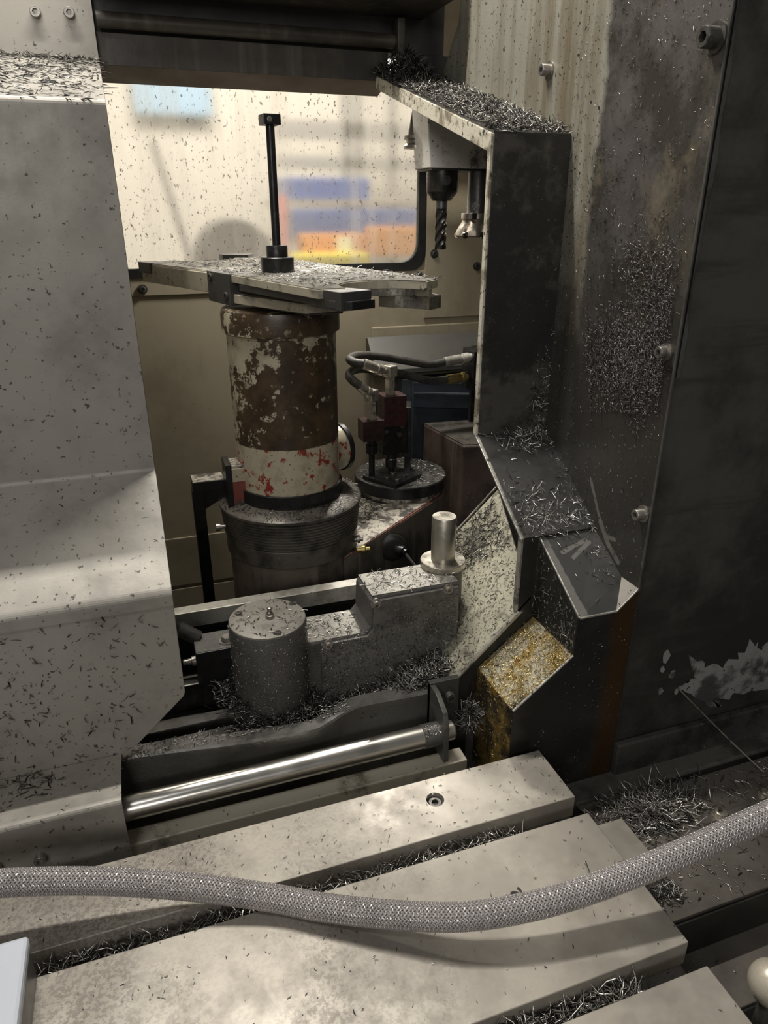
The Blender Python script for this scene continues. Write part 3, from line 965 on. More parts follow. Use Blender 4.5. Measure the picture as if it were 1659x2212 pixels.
prism('rusty_side', [(YF, 0.073), (YF, -0.118), (Y2 - 0.001, -0.118), (Y2 - 0.001, 0.073)], 0, 0.4535, 0.456, 'rust_side', bxr, bevel=0)
# worn bright fold edges
cyl('fold_edge', (0.454, YF, 0.0735), (0.547, YF, 0.1495), 0.0018, 'steel_edge', bxr, 8)
cyl('fold_edge', (XL + 0.001, Y2, 0.287), (XL + 0.003, YF, 0.213), 0.0018, 'steel_edge', bxr, 8)
cyl('fold_edge', (XL + 0.003, YF - 0.001, 0.2125), (0.612, YF - 0.001, 0.2125), 0.0018, 'steel_edge', bxr, 8)
cyl('fold_edge', (0.612, YF - 0.001, 0.2125), (XW + 0.001, YF - 0.001, 0.2445), 0.0016, 'steel_edge', bxr, 8)

# ================================================================== TROUGH WITH DENTED LIP
tr = thing('chip_trough', 'dark dented sheet trough in front of the gear housing', 'trough', (0.15, 0.86, -0.12))
lip_px = [(958, 1488), (891, 1503), (790, 1522), (751, 1537), (713, 1561), (674, 1580), (587, 1594), (491, 1609), (395, 1621), (269, 1638), (150, 1662)]
lp = [at(x, y, Z=0.043) for x, y in lip_px]
lp = [Vector((p.x, p.y, 0.043)) for p in catmull(lp, 5)]
vs, fs = [], []
n = len(lp)
for p in lp:
    bulge = Y2 - p.y
    rows = [(p.y + 0.030, 0.030), (p.y + 0.026, 0.0425), (p.y + 0.003, 0.043), (p.y, 0.0405), (p.y + 0.001, 0.030), (p.y + 0.4 * bulge + 0.004, 0.012), (Y2 - 0.003, -0.02), (Y2 - 0.003, -0.125)]
    for (yy, zz) in rows:
        vs.append((p.x, yy, zz))
K = 8
for i in range(n - 1):
    for j in range(K - 1):
        fs.append((i * K + j, i * K + j + 1, (i + 1) * K + j + 1, (i + 1) * K + j))
o = obj('front_panel', vs, [f for k, f in enumerate(fs) if (k % (K - 1)) >= 3], 'trough_dark', tr, smooth=True)
o = obj('lip', vs, [f for k, f in enumerate(fs) if (k % (K - 1)) < 3], 'lip_steel', tr, smooth=True)
box('trough_floor', (-0.3, 0.865, -0.05), (0.45, 1.14, -0.012), 'trough_dark', tr)
sheet('inner_ledge', [(0.905, 0.034), (0.925, 0.034), (0.928, 0.0)], -0.25, 0.085, 0.002, 'lip_steel', tr)
sheet('back_ledge', [(1.0, -0.01), (1.0, 0.040), (1.012, 0.040)], -0.25, 0.085, 0.002, 'black_metal', tr)
cyl('ledge_edge', (-0.2, 0.999, 0.040), (0.084, 0.999, 0.040), 0.0012, 'rail_steel', tr, 8)

# ================================================================== SLIDING DOOR
dr = thing('sliding_door', 'large grey folded sheet-metal sliding door at the left, dusted with chips', 'door', (-0.4, 0.9, -0.03))
XD = 0.003
prof = [(1.525, 1.20), (1.525, 0.987), (1.026, 0.868), (1.022, 0.404), (Y2, 0.294), (Y2, 0.276)]
sheet('door_skin', fillet(prof, 0.006, 5), -0.9, XD, 0.003, 'door_steel', dr, flip=-1)
prism('lower_skin', [(-0.9, 0.278), (XD, 0.278), (XD, 0.137), (XD - 0.002, 0.130), (-0.092, 0.043), (-0.9, 0.043)], 1, Y2, Y2 + 0.003, 'door_steel', dr, bevel=0.001)
cp = fillet([(0.849, 0.053), (0.76, 0.055), (0.76, -0.040)], 0.005, 5)
sheet('channel_cover', cp, -0.9, -0.092, 0.003, 'door_steel', dr, flip=-1)
prism('door_edge', [(p[0], p[1]) for p in fillet(prof, 0.008)] + [(p[0] + 0.006, p[1] - 0.004) for p in reversed(fillet(prof, 0.008))], 0, XD - 0.002, XD + 0.0005, 'channel_steel', dr, bevel=0)
for (px, py) in ((77, 28), (150, 30)):
    bolt(at(px, py, Y=1.525), (0, -1, 0), 0.0085, 'bolt_steel', dr, h=0.011)
    c = at(px, py - 9, Y=1.5245)
    box('slot_hole', (c.x - 0.006, 1.5240, c.z - 0.004), (c.x + 0.006, 1.5249, c.z + 0.008), 'pit_black', dr, bevel=0.002)
for (px, py) in ((88, 1846), (-8, 1866)):
    bolt(at(px, py, Y=0.76), (0, -1, 0), 0.0072, 'bolt_steel', dr, h=0.011)
    c = at(px, py - 15, Y=0.7595)
    box('slot_hole', (c.x - 0.005, 0.7590, c.z - 0.004), (c.x + 0.005, 0.7599, c.z + 0.006), 'pit_black', dr, bevel=0.002)

# ================================================================== GUIDE ROD AND ITS BRACKET
rd = thing('guide_rod', 'polished steel guide rod between the sliding door and a bolted end bracket', 'rod', (0.15, 0.80, -0.05))
cyl('rod', (-0.5, 0.80, 0.004), (0.372, 0.80, 0.004), 0.0172, 'rod_chrome', rd, 40)
cyl('rod_collar', (0.338, 0.80, 0.004), (0.372, 0.80, 0.004), 0.0185, 'lip_steel', rd, 32, ch=0.001)
prism('bracket_plate', [(0.777, -0.035), (0.777, 0.030), (0.785, 0.052), (0.815, 0.068), (0.848, 0.068), (0.848, -0.035)], 0, 0.366, 0.374, 'lip_steel', rd, bevel=0.001)
box('bracket_foot', (0.366, 0.836, -0.03), (0.416, 0.846, 0.071), 'arm_dark', rd)
cyl('rod_end', (0.374, 0.80, 0.004), (0.392, 0.80, 0.004), 0.015, 'pin_steel', rd, 24, ch=0.003)
bolt((0.397, 0.836, 0.044), (0, -1, 0), 0.0085, 'dark_bolt', rd, h=0.011)
tag(box('rail_strip', (-0.5, 0.772, -0.16), (0.405, 0.802, -0.036), 'strip_paint', None, bevel=0.002, origin=(0, 0.787, -0.16)), 'cream worn rail strip running below the guide rod', 'rail')

# ================================================================== T-SLOT TABLE
tb = thing('slotted_table', 'ground steel machine table with open T-slots holding swarf', 'table', (-0.2, 0.45, -0.16))
XT = 0.497
o = box('table_slab', (-1.2, 0.622, -0.036), (XT, 0.720, 0.0), 'table_steel', tb, bevel=0.0012)
hc = at(940, 1727, Z=0.0)
# counterbored hole cut into the slab
cb = obj('cutter', *latheg((hc.x, hc.y, -0.014), (0, 0, 1), [(0.0125, 0), (0.0125, 0.03)], 28), 'pit_black')
md = o.modifiers.new('hole', 'BOOLEAN')
md.operation = 'DIFFERENCE'
md.object = cb
dg = bpy.context.evaluated_depsgraph_get()
me2 = bpy.data.meshes.new_from_object(o.evaluated_get(dg))
o.modifiers.clear()
o.data = me2
if not me2.materials:
    me2.materials.append(MATS['table_steel'])
bpy.data.objects.remove(cb)
bolt((hc.x, hc.y, -0.0135), (0, 0, 1), 0.0095, 'dark_bolt', tb, h=0.009, washer=False)
box('table_slab', (-1.2, 0.397, -0.036), (XT, 0.592, 0.0), 'table_steel', tb, bevel=0.0012)
box('table_slab', (-1.2, 0.150, -0.036), (XT, 0.369, 0.0), 'table_steel', tb, bevel=0.0012)
box('table_body', (-1.2, 0.150, -0.16), (XT - 0.004, 0.715, -0.036), 'slot_iron', tb)
box('end_tongue', (XT - 0.01, 0.529, -0.060), (0.556, 0.592, -0.030), 'table_steel', tb)

# ================================================================== BED AND WAY COVERS AT THE RIGHT
bed = structure(box('floor_bed', (0.44, 0.69, -0.20), (1.6, 0.76, -0.100), 'bed_iron', bevel=0.004), 'rough iron bed below the column')
wc = thing('way_cover', 'stepped dark steel way cover plates right of the table', 'cover', (0.9, 0.5, -0.3))
box('cover_plate', (0.56, 0.598, -0.108), (0.695, 0.690, -0.104), 'way_cover', wc)
box('cover_plate', (0.705, 0.590, -0.100), (1.5, 0.672, -0.094), 'way_cover', wc)
box('cover_plate', (0.505, 0.478, -0.104), (1.5, 0.606, -0.098), 'way_cover', wc)
box('step_riser', (0.50, 0.474, -0.20), (1.5, 0.482, -0.104), 'black_oily', wc)
box('cover_plate', (0.50, 0.395, -0.176), (1.5, 0.478, -0.170), 'way_cover', wc)
box('step_riser', (0.50, 0.391, -0.25), (1.5, 0.397, -0.174), 'black_oily', wc)
box('cover_plate', (0.50, 0.10, -0.25), (1.5, 0.395, -0.244), 'way_cover', wc)
pl = thing('cover_clamp', 'small clamp strip with two shiny screws beside the braided hose end', 'clamp', (0.79, 0.60, -0.094))
box('clamp_strip', (0.745, 0.572, -0.094), (0.90, 0.596, -0.088), 'slot_iron', pl)
for (px, py) in ((1556, 1765), (1655, 1722)):
    p = at(px, py, Z=-0.094)
    lathe('screw', (p.x, p.y, -0.094), (0, 0, 1), [(0.013, 0), (0.013, 0.003), (0.009, 0.003), (0.009, 0.011), (0.0075, 0.012), (0.005, 0.012), (0.005, 0.007)], 'fitting_zinc', pl, 20)

# ================================================================== GEAR HOUSING
gh = thing('gear_housing', 'grimy cast gear housing with round motor can and an upright steel pin', 'gearbox', (0.28, 0.95, -0.012))
CX, CY = 0.136, 0.936
mc = lathe('motor_can', (CX, CY, -0.012), (0, 0, 1), [(0.0565, 0), (0.058, 0.006), (0.058, 0.158), (0.0588, 0.158), (0.0588, 0.186), (0.058, 0.188)], 'cast_grimy', gh, 56)
ld = lathe('lid', (CX, CY, 0.176), (0, 0, 1), [(0.0578, 0), (0.0578, 0.0025), (0.056, 0.0035)], 'cast_top', gh, 56)
for (px, py) in ((515, 1325), (632, 1303), (600, 1367)):
    p = at(px, py, Z=0.18)
    bolt((p.x, p.y, 0.1795), (0, 0, 1), 0.0042, 'dark_bolt', ld, h=0.0012, washer=True, name='screw')
p = at(583, 1333, Z=0.18)
lathe('grease_nipple', (p.x, p.y, 0.1795), (0, 0, 1), [(0.0068, 0), (0.0068, 0.005), (0.0048, 0.006), (0.0048, 0.009), (0.0028, 0.011), (0.0038, 0.014), (0.0036, 0.017), (0.002, 0.018)], 'bolt_steel', ld, 18)
YH = 0.922
body = [(0.165, 0.004), (0.200, -0.010), (0.225, -0.010), (0.262, 0.010), (0.337, 0.028), (0.40, 0.050), (0.452, 0.062), (0.452, 0.188), (0.446, 0.192), (0.305, 0.192), (0.296, 0.186), (0.294, 0.140), (0.284, 0.128), (0.165, 0.128)]
prism('housing_body', body, 1, YH, 1.000, 'cast_grimy', gh, bevel=0.004)
cov = [(0.212, 0.000), (0.226, 0.000), (0.262, 0.016), (0.337, 0.035), (0.40, 0.056), (0.447, 0.068), (0.447, 0.186), (0.302, 0.186), (0.299, 0.135), (0.290, 0.124), (0.214, 0.124)]
fc = prism('front_cover', cov, 1, YH - 0.005, YH + 0.001, 'cast_cover', gh, bevel=0.0012)
for (px, py) in ((708, 1392), (812, 1303), (968, 1272), (964, 1388), (846, 1447), (707, 1502)):
    p = at(px, py, Y=YH - 0.005)
    bolt((p.x, YH - 0.0045, p.z), (0, -1, 0), 0.0060, 'bolt_steel', fc, h=0.006, washer=True)
prism('body_top', [(0.300, YH + 0.002), (0.448, YH + 0.002), (0.448, 0.998), (0.300, 0.998)], 2, 0.1915, 0.1930, 'cast_top', gh, bevel=0.0004)
prism('body_top', [(0.196, YH + 0.002), (0.283, YH + 0.002), (0.283, 0.998), (0.185, 0.998)], 2, 0.1272, 0.1288, 'cast_top', gh, bevel=0.0004)
PX_, PY_ = 0.447, 0.985
lathe('pin_boss', (PX_, PY_, -0.012), (0, 0, 1), [(0.034, 0), (0.034, 0.205)], 'cast_grimy', gh, 36)
lathe('pin_flange', (PX_, PY_, 0.193), (0, 0, 1), [(0.0375, 0), (0.0385, 0.001), (0.0385, 0.010), (0.0375, 0.011)], 'pin_steel', gh, 44)
lathe('pin', (PX_, PY_, 0.204), (0, 0, 1), [(0.0205, 0), (0.0205, 0.078), (0.0195, 0.0795)], 'pin_steel', gh, 36)

# light bar behind the housing, valve block left of it
tag(box('cross_bar', (-0.2, 1.080, 0.098), (0.42, 1.104, 0.127), 'rail_steel', None, origin=(0.1, 1.09, 0.098)), 'pale dusty steel cross bar behind the motor can', 'bar')
tag(box('dark_beam', (-0.2, 1.110, -0.2), (0.42, 1.145, 0.100), 'pit_black', None, origin=(0.1, 1.12, -0.2)), 'black support beam under the pale cross bar', 'beam')
vb = thing('valve_block', 'small black valve block with hex nut left of the motor can', 'valve', (0.055, 1.0, -0.012))
box('block', (0.026, 0.975, 0.045), (0.13, 1.03, 0.112), 'black_metal', vb)
box('block_top', (0.027, 0.976, 0.1118), (0.129, 1.029, 0.1132), 'cast_cover', vb, bevel=0.0003)
box('block_foot', (0.03, 0.98, -0.012), (0.12, 1.03, 0.045), 'black_metal', vb)
p = at(490, 1385, Z=0.113)
bolt((p.x, p.y, 0.113), (0, 0, 1), 0.0085, 'bolt_steel', vb, h=0.008, hexhead=True)
lathe('plug', (0.028, 0.985, 0.094), (-1, 0, 0), [(0.008, 0), (0.008, 0.008), (0.0045, 0.008), (0.0055, 0.012), (0.0045, 0.016), (0.0055, 0.020), (0.004, 0.022)], 'bolt_steel', vb, 18)
cyl('pipe', (-0.04, 1.035, 0.165), (0.035, 1.02, 0.112), 0.012, 'arm_dark', vb, 20)
cyl('pipe_collar', (-0.012, 1.029, 0.145), (0.004, 1.026, 0.134), 0.0135, 'black_metal', vb, 20)

# ================================================================== TOOL CHANGER COLUMN
AX, AY = 0.253, 1.30
cl = thing('pedestal_column', 'worn cream and brown painted pedestal column on a stack of black rings', 'column', (AX, AY, 0.0))
lathe('base_cylinder', (AX, AY, -0.6), (0, 0, 1), [(0.126, 0), (0.126, 0.735)], 'base_iron', cl, 64)
lathe('base_band', (AX, AY, 0.128), (0, 0, 1), [(0.129, 0), (0.131, 0.002), (0.131, 0.034), (0.129, 0.036)], 'ring_iron', cl, 64)
for i in range(9):
    z = 0.166 + i * 0.0060
    rr = 0.1335 + 0.004 * (i / 8.0)
    lathe('ring', (AX, AY, z), (0, 0, 1), [(rr - 0.003, 0), (rr, 0.0012), (rr, 0.0034), (rr - 0.003, 0.0046), (rr - 0.004, 0.006)], 'ring_iron', cl, 64)
lathe('ring_cap', (AX, AY, 0.2200), (0, 0, 1), [(0.137, 0), (0.140, 0.002), (0.140, 0.007), (0.136, 0.010), (0.112, 0.0165), (0.104, 0.017)], 'ring_iron', cl, 64)
lathe('clamp_band', (AX, AY, 0.236), (0, 0, 1), [(0.100, 0), (0.103, 0.001), (0.103, 0.026), (0.102, 0.027)], 'black_metal', cl, 64)
lathe('barrel', (AX, AY, 0.262), (0, 0, 1), [(0.0985, 0), (0.0985, 0.288), (0.1005, 0.290)], 'column_paint', cl, 72)
lathe('barrel_collar', (AX, AY, 0.549), (0, 0, 1), [(0.101, 0), (0.106, 0.003), (0.106, 0.032), (0.104, 0.041), (0.100, 0.043)], 'column_paint', cl, 72)
# small brass fittings at the right of the rings
for (px, py, L, m) in ((765, 1165, 0.018, 'bolt_steel'), (770, 1188, 0.028, 'brass'), (745, 1178, 0.014, 'bolt_steel')):
    p = at(px, py, Y=1.235)
    lathe('fitting', p, (0.9, -0.35, 0.1), [(0.006, 0), (0.006, L * 0.4), (0.0085, L * 0.4), (0.0085, L * 0.65), (0.005, L * 0.7), (0.005, L)], m, cl, 12)
p = at(478, 1138, Y=1.27)
lathe('side_bolt', p + Vector((0.008, 0, 0)), (-1, 0, 0), [(0.004, 0), (0.004, 0.01), (0.008, 0.01), (0.008, 0.018)], 'bolt_steel', cl, 12)
# round inspection port on the right flank
u = Vector((0.94, 0.33, 0)).normalized()
c = Vector((AX, AY, 0.305)) + u * 0.088
pt = lathe('side_port', c, u, [(0.046, 0), (0.046, 0.030)], 'column_paint', cl, 36)
lathe('port_rim', c + u * 0.028, u, [(0.045, 0), (0.049, 0.001), (0.049, 0.010), (0.045, 0.012), (0.034, 0.012), (0.033, 0.006)], 'black_metal', cl, 36)

# red and cream stop block with black clamp, and the black bracket left of it
sb = thing('stop_block', 'cream stop block with chipped red face clamped left of the column', 'block', (0.14, 1.28, 0.225))
vsb, fsb = boxg((0.138, 1.265, 0.228), (0.178, 1.315, 0.307))
obj('block', vsb, fsb, 'column_paint', sb, bevel=0.001)
box('red_face', (0.1375, 1.2635, 0.230), (0.170, 1.2655, 0.282), 'red_edge', sb, bevel=0.0004)
box('clamp_plate', (0.127, 1.262, 0.235), (0.138, 1.318, 0.316), 'black_metal', sb)
box('block_top', (0.139, 1.266, 0.3068), (0.177, 1.314, 0.313), 'link_top', sb)
bk = thing('black_bracket', 'thin black angle bracket on a slim post left of the column', 'bracket', (0.073, 1.33, -0.3))
box('arm', (0.068, 1.315, 0.250), (0.140, 1.360, 0.270), 'black_metal', bk)
box('arm_top', (0.069, 1.316, 0.2698), (0.128, 1.359, 0.2712), 'link_top', bk, bevel=0.0003)
box('post', (0.066, 1.32, -0.6), (0.088, 1.35, 0.250), 'black_metal', bk)
prism('gusset', [(0.088, 0.250), (0.140, 0.250), (0.120, 0.225), (0.088, 0.208)], 1, 1.328, 1.340, 'black_metal', bk)

# ================================================================== LINK CASTING WITH BLACK DISC
DX, DY = 0.568, 1.52
lk = thing('link_casting', 'grimy casting with red-edged top joining the column to a round pedestal', 'casting', (0.45, 1.42, -0.6))


def hull2(c1, r1, c2, r2, seg=16):
    d = math.atan2(c2[1] - c1[1], c2[0] - c1[0])
    L = math.hypot(c2[0] - c1[0], c2[1] - c1[1])
    b = math.acos((r1 - r2) / L)
    pts = []
    for k in range(seg + 1):
        a = d + b - 2 * b * k / seg
        pts.append((c1[0] + r1 * math.cos(a), c1[1] + r1 * math.sin(a)))
    for k in range(seg + 1):
        a = d - b + 2 * b * k / seg
        pts.append((c2[0] + r2 * math.cos(a), c2[1] + r2 * math.sin(a)))
    return pts


prism('body', hull2((AX, AY), 0.1275, (DX, DY), 0.108), 2, -0.6, 0.118, 'link_side', lk, bevel=0.003)
prism('red_rim', hull2((AX, AY), 0.1272, (DX, DY), 0.1065), 2, 0.117, 0.1205, 'red_edge', lk, bevel=0.001)
prism('top_face', hull2((AX, AY), 0.1270, (DX, DY), 0.100), 2, 0.120, 0.1222, 'link_top', lk, bevel=0.0005)
p = at(855, 1190, Y=1.27)
lathe('gland_plate', p + Vector((0, 0.02, 0)), (-0.2, -1, 0.1), [(0.030, 0), (0.030, 0.006), (0.026, 0.009), (0.016, 0.010)], 'black_oily', lk, 24)
lathe('gland', p + Vector((0.006, 0.012, -0.002)), (0.55, -0.8, -0.1), [(0.011, 0), (0.011, 0.012), (0.0125, 0.012), (0.0125, 0.018), (0.009, 0.02), (0.009, 0.026)], 'black_metal', lk, 18)
cyl('cable', p + Vector((0.018, -0.008, -0.005)), p + Vector((0.038, -0.03, -0.035)), 0.0035, 'bolt_steel', lk, 10)
dc = thing('pedestal_disc', 'black round cap disc speckled with swarf on the rear pedestal', 'disc', (DX, DY, 0.122))
lathe('neck', (DX, DY, 0.1225), (0, 0, 1), [(0.100, 0), (0.100, 0.006), (0.096, 0.012)], 'link_top', dc, 48)
lathe('disc', (DX, DY, 0.134), (0, 0, 1), [(0.108, 0), (0.111, 0.002), (0.111, 0.027), (0.1095, 0.029)], 'black_metal', dc, 64)
lathe('disc_face', (DX, DY, 0.163), (0, 0, 1), [(0.109, 0), (0.108, 0.0006)], 'disc_top', dc, 64)
for a in (0.5, 2.6, 4.0):
    bolt((DX + 0.088 * math.cos(a), DY + 0.088 * math.sin(a), 0.1635), (0, 0, 1), 0.006, 'dark_bolt', dc, h=0.0012, washer=False, name='screw')

# ------------------------------------------------------------------ hydraulic valve on the disc
ZD = 0.164
hv = thing('hydraulic_valve', 'black and dark red hydraulic valve stack on the round disc', 'valve', (0.54, 1.49, ZD))
box('base_plate', (0.485, 1.435, ZD), (0.585, 1.535, ZD + 0.010), 'black_metal', hv, rz=0.55)
for (dx, dy) in ((-0.022, -0.02), (0.02, -0.022), (0.0, 0.0), (-0.005, -0.042)):
    bolt((0.535 + dx, 1.480 + dy, ZD + 0.010), (0, 0, 1), 0.0065, 'dark_bolt', hv, h=0.006, washer=False)
box('back_plate', (0.580, 1.492, ZD), (0.595, 1.555, 0.330), 'black_metal', hv, rz=-0.35)
box('valve_body', (0.512, 1.490, 0.222), (0.575, 1.545, 0.300), 'black_metal', hv)
for (px, py) in ((866, 902), (833, 932), (862, 938), (868, 920)):
    bolt(at(px, py, Y=1.490), (0, -1, 0), 0.0055, 'dark_bolt', hv, h=0.006, washer=False)
box('upper_block', (0.513, 1.480, 0.292), (0.567, 1.532, 0.362), 'valve_red', hv)
box('lower_block', (0.462, 1.478, 0.262), (0.513, 1.520, 0.310), 'valve_red', hv)
for (x, z0) in ((0.489, 0.262), (0.537, 0.222)):
    lathe('lower_fitting', (x, 1.50, z0), (0, 0, -1), [(0.011, 0), (0.011, 0.012), (0.0135, 0.014), (0.0135, 0.034), (0.007, 0.038), (0.007, z0 - ZD)], 'black_metal', hv, 18)
for (x, y_, z0, h) in ((0.489, 1.498, 0.310, 0.042), (0.536, 1.505, 0.362, 0.040)):
    lathe('adapter', (x, y_, z0), (0, 0, 1), [(0.0115, 0), (0.0115, h * 0.35), (0.0125, h * 0.38), (0.0125, h * 0.9), (0.010, h)], 'fitting_zinc', hv, 6, smooth=False)
    box('elbow', (x - 0.0125, y_ - 0.0125, z0 + h), (x + 0.0125, y_ + 0.0125, z0 + h + 0.026), 'fitting_zinc', hv, bevel=0.003, rz=0.5)


def hyd_hose(label, pts, zs, ys, start_dir):
    P = [at(x, y, Y=yy) for (x, y), yy in zip(pts, ys)]
    root = thing('hydraulic_hose', label, 'hose', tuple(P[0]), 'hydraulic hoses behind the frame')
    tube('hose', catmull(P[1:-1], 8), 0.0098, 'rubber_hose', root, 14)
    a, b = P[0], P[1]
    d = (b - a).normalized()
    L = (b - a).length
    lathe('ferrule', a, d, [(0.008, 0), (0.008, L * 0.15), (0.0125, L * 0.15), (0.0125, L * 0.38), (0.0095, L * 0.4), (0.0095, L * 0.5), (0.0120, L * 0.52), (0.0120, L * 0.95), (0.011, L * 1.05)], 'fitting_zinc', root, 12)
    a, b = P[-1], P[-2]
    d = (b - a).normalized()
    L = (b - a).length
    lathe('end_ferrule', a, d, [(0.010, 0), (0.010, L * 0.2), (0.0135, L * 0.22), (0.0135, L * 0.4), (0.010, L * 0.42), (0.0125, L * 0.5), (0.0125, L)], 'rail_steel' if zs else 'brass', root, 12)
    return root


hyd_hose('upper hydraulic hose looping from the taller elbow fitting', [(832, 803), (786, 786), (765, 783), (756, 775), (775, 768), (820, 770), (880, 780), (925, 787), (960, 782), (1025, 770)], 1, [1.50, 1.49, 1.50, 1.53, 1.58, 1.62, 1.64, 1.65, 1.65, 1.65], 0)
hyd_hose('lower hydraulic hose looping from the shorter elbow fitting', [(800, 852), (777, 833), (762, 822), (754, 810), (765, 799), (795, 797), (860, 806), (925, 822), (965, 820), (1020, 812)], 0, [1.495, 1.485, 1.49, 1.52, 1.56, 1.60, 1.63, 1.65, 1.66, 1.66], 0)
pb = thing('port_block', 'black port block where both hydraulic hoses end', 'block', (0.83, 1.66, 0.35))
a = at(1010, 840, Y=1.66)
b = at(1070, 752, Y=1.66)
box('block', (a.x, 1.63, a.z), (b.x, 1.70, b.z), 'black_metal', pb, bevel=0.002)
for (px, py) in ((1018, 770), (1018, 812)):
    p = at(px, py, Y=1.66)
    lathe('port_nut', (a.x, p.y, p.z), (-1, 0, 0), [(0.013, 0), (0.013, 0.012)], 'black_metal', pb, 6, smooth=False)
box('mounting_plate', (a.x + 0.03, 1.70, 0.20), (b.x + 0.06, 1.712, b.z), 'black_metal', pb)

# ------------------------------------------------------------------ boxes behind at the right
bb = thing('brown_tank', 'brown oily steel tank behind the black disc', 'tank', (0.86, 1.72, -0.6))
bt = [at(920, 918, Z=0.215), at(1010, 985, Z=0.215)]
poly = [(0.715, 1.735), (0.735, 1.52), (1.05, 1.44), (1.12, 1.70)]
prism('tank_body', poly, 2, -0.6, 0.212, 'brown_box', bb, bevel=0.004)
prism('tank_lid', [(0.717, 1.733), (0.737, 1.524), (1.05, 1.445), (1.118, 1.698)], 2, 0.211, 0.2155, 'ring_iron', bb, bevel=0.001)
db = thing('blue_cabinet', 'dark blue steel cabinet under the hydraulic hoses', 'cabinet', (0.82, 1.80, -0.2))
a = at(868, 908, Y=1.80)
b = at(890, 822, Y=1.80)
box('grey_side', (a.x, 1.800, -0.2), (b.x, 1.86, b.z + 0.004), 'blue_grey', db)
box('cabinet_body', (b.x, 1.79, -0.2), (1.25, 1.86, b.z), 'blue_grey', db)
prism('dark_drawer', [(b.x + 0.001, 1.79), (1.2, 1.79), (1.2, 1.72), (b.x + 0.17, 1.72)], 2, b.z - 0.075, b.z - 0.002, 'blue_dark', db, bevel=0.003)
prism('drawer_lip', [(b.x + 0.001, 1.789), (1.2, 1.789), (1.2, 1.712), (b.x + 0.165, 1.712)], 2, b.z - 0.036, b.z - 0.030, 'blue_grey', db, bevel=0.001)
sl = thing('grey_hood', 'dull grey sloped sheet hood on the back wall above the hoses', 'hood', (0.8, 1.86, 0.36))
prism('hood_sheet', [(1.888, 0.428), (1.872, 0.428), (1.80, 0.352), (1.80, 0.340), (1.888, 0.340)], 0, 0.60, 1.4, 'hood_grey', sl, bevel=0.001)

# ================================================================== SWING ARM WITH GRIPPER JAWS
arm = thing('gripper_arm', 'double-ended swing arm plate with curved gripper jaws on top of the column', 'arm', (AX, AY, 0.585))
ua = Vector((0.263, -0.965, 0)).normalized()
va = Vector((0.965, 0.263, 0)).normalized()


def uv(u, v, z=0.0):
    return Vector((AX, AY, 0)) + ua * u + va * v + Vector((0, 0, z))


def aprism(name, poly, z0, z1, mat, parent=None, bevel=0.001):
    P = [uv(*q) for q in poly]
    return prism(name, [(q.x, q.y) for q in P], 2, z0, z1, mat, parent or arm, bevel=bevel)


def arc(cu, cv, r, a0, a1, n=10):
    return [(cu + r * math.cos(math.radians(a0 + (a1 - a0) * k / n)), cv + r * math.sin(math.radians(a0 + (a1 - a0) * k / n))) for k in range(n + 1)]


top_poly = [(-0.37, -0.122), (-0.10, -0.088), (0.296, -0.088), (0.300, -0.045)] + arc(0.300, 0.035, 0.078, 262, 112, 12) + \
    [(0.283, 0.112), (0.262, 0.150), (0.16, 0.166), (-0.02, 0.168), (-0.29, 0.185), (-0.43, 0.165), (-0.43, 0.11)] + arc(-0.43, 0.02, 0.075, 70, -70, 10) + [(-0.40, -0.085)]
aprism('top_plate', top_poly, 0.636, 0.6485, 'arm_paint')
aprism('top_skin', [(q[0] * 0.995, q[1] * 0.985) for q in top_poly], 0.6484, 0.6496, 'arm_top', bevel=0.0003)
aprism('jaw', [(0.19, 0.10), (0.205, 0.075)] + arc(0.300, 0.035, 0.084, 150, 100, 6)[1:] + [(0.290, 0.112), (0.272, 0.150), (0.17, 0.166)], 0.606, 0.626, 'jaw_steel')
aprism('jaw_liner', arc(0.300, 0.035, 0.080, 200, 100, 10) + arc(0.300, 0.035, 0.088, 100, 200, 10), 0.625, 0.638, 'jaw_steel')
aprism('side_plate', [(-0.385, -0.124), (-0.10, -0.092), (-0.10, -0.06), (-0.385, -0.09)], 0.612, 0.646, 'arm_paint')
aprism('rear_tip', [(-0.392, -0.128), (-0.335, -0.121), (-0.335, -0.085), (-0.392, -0.09)], 0.630, 0.651, 'arm_dark')
aprism('rear_tip', [(-0.475, 0.085), (-0.44, 0.08), (-0.40, 0.125), (-0.45, 0.16)], 0.634, 0.656, 'arm_dark')
ck = aprism('clamp_block', [(-0.098, -0.0935), (0.0, -0.0935), (0.0, -0.05), (-0.098, -0.05)], 0.598, 0.6500, 'arm_dark')
for (u_, z_) in ((-0.082, 0.640), (-0.016, 0.613)):
    bolt(uv(u_, -0.0932, z_), -va, 0.0072, 'dark_bolt', arm, h=0.003, washer=False)
aprism('side_bar', [(0.03, -0.088), (0.325, -0.078), (0.325, -0.045), (0.03, -0.06)], 0.625, 0.6358, 'arm_dark')
aprism('bar_end', [(0.262, -0.082), (0.338, -0.076), (0.332, -0.022), (0.300, -0.030), (0.262, -0.045)], 0.623, 0.6480, 'arm_dark')
aprism('jaw_stop', [(0.338, -0.070), (0.345, -0.062), (0.338, -0.020), (0.330, -0.022)], 0.624, 0.636, 'black_metal')
aprism('lower_plate', [(-0.10, -0.088), (0.02, -0.086), (0.19, -0.050), (0.19, 0.02), (0.10, 0.10), (-0.10, 0.10)], 0.602, 0.617, 'arm_paint')
aprism('lower_jaw', [(0.06, -0.060), (0.17, -0.040), (0.185, 0.02), (0.06, 0.03)], 0.597, 0.6022, 'arm_dark')

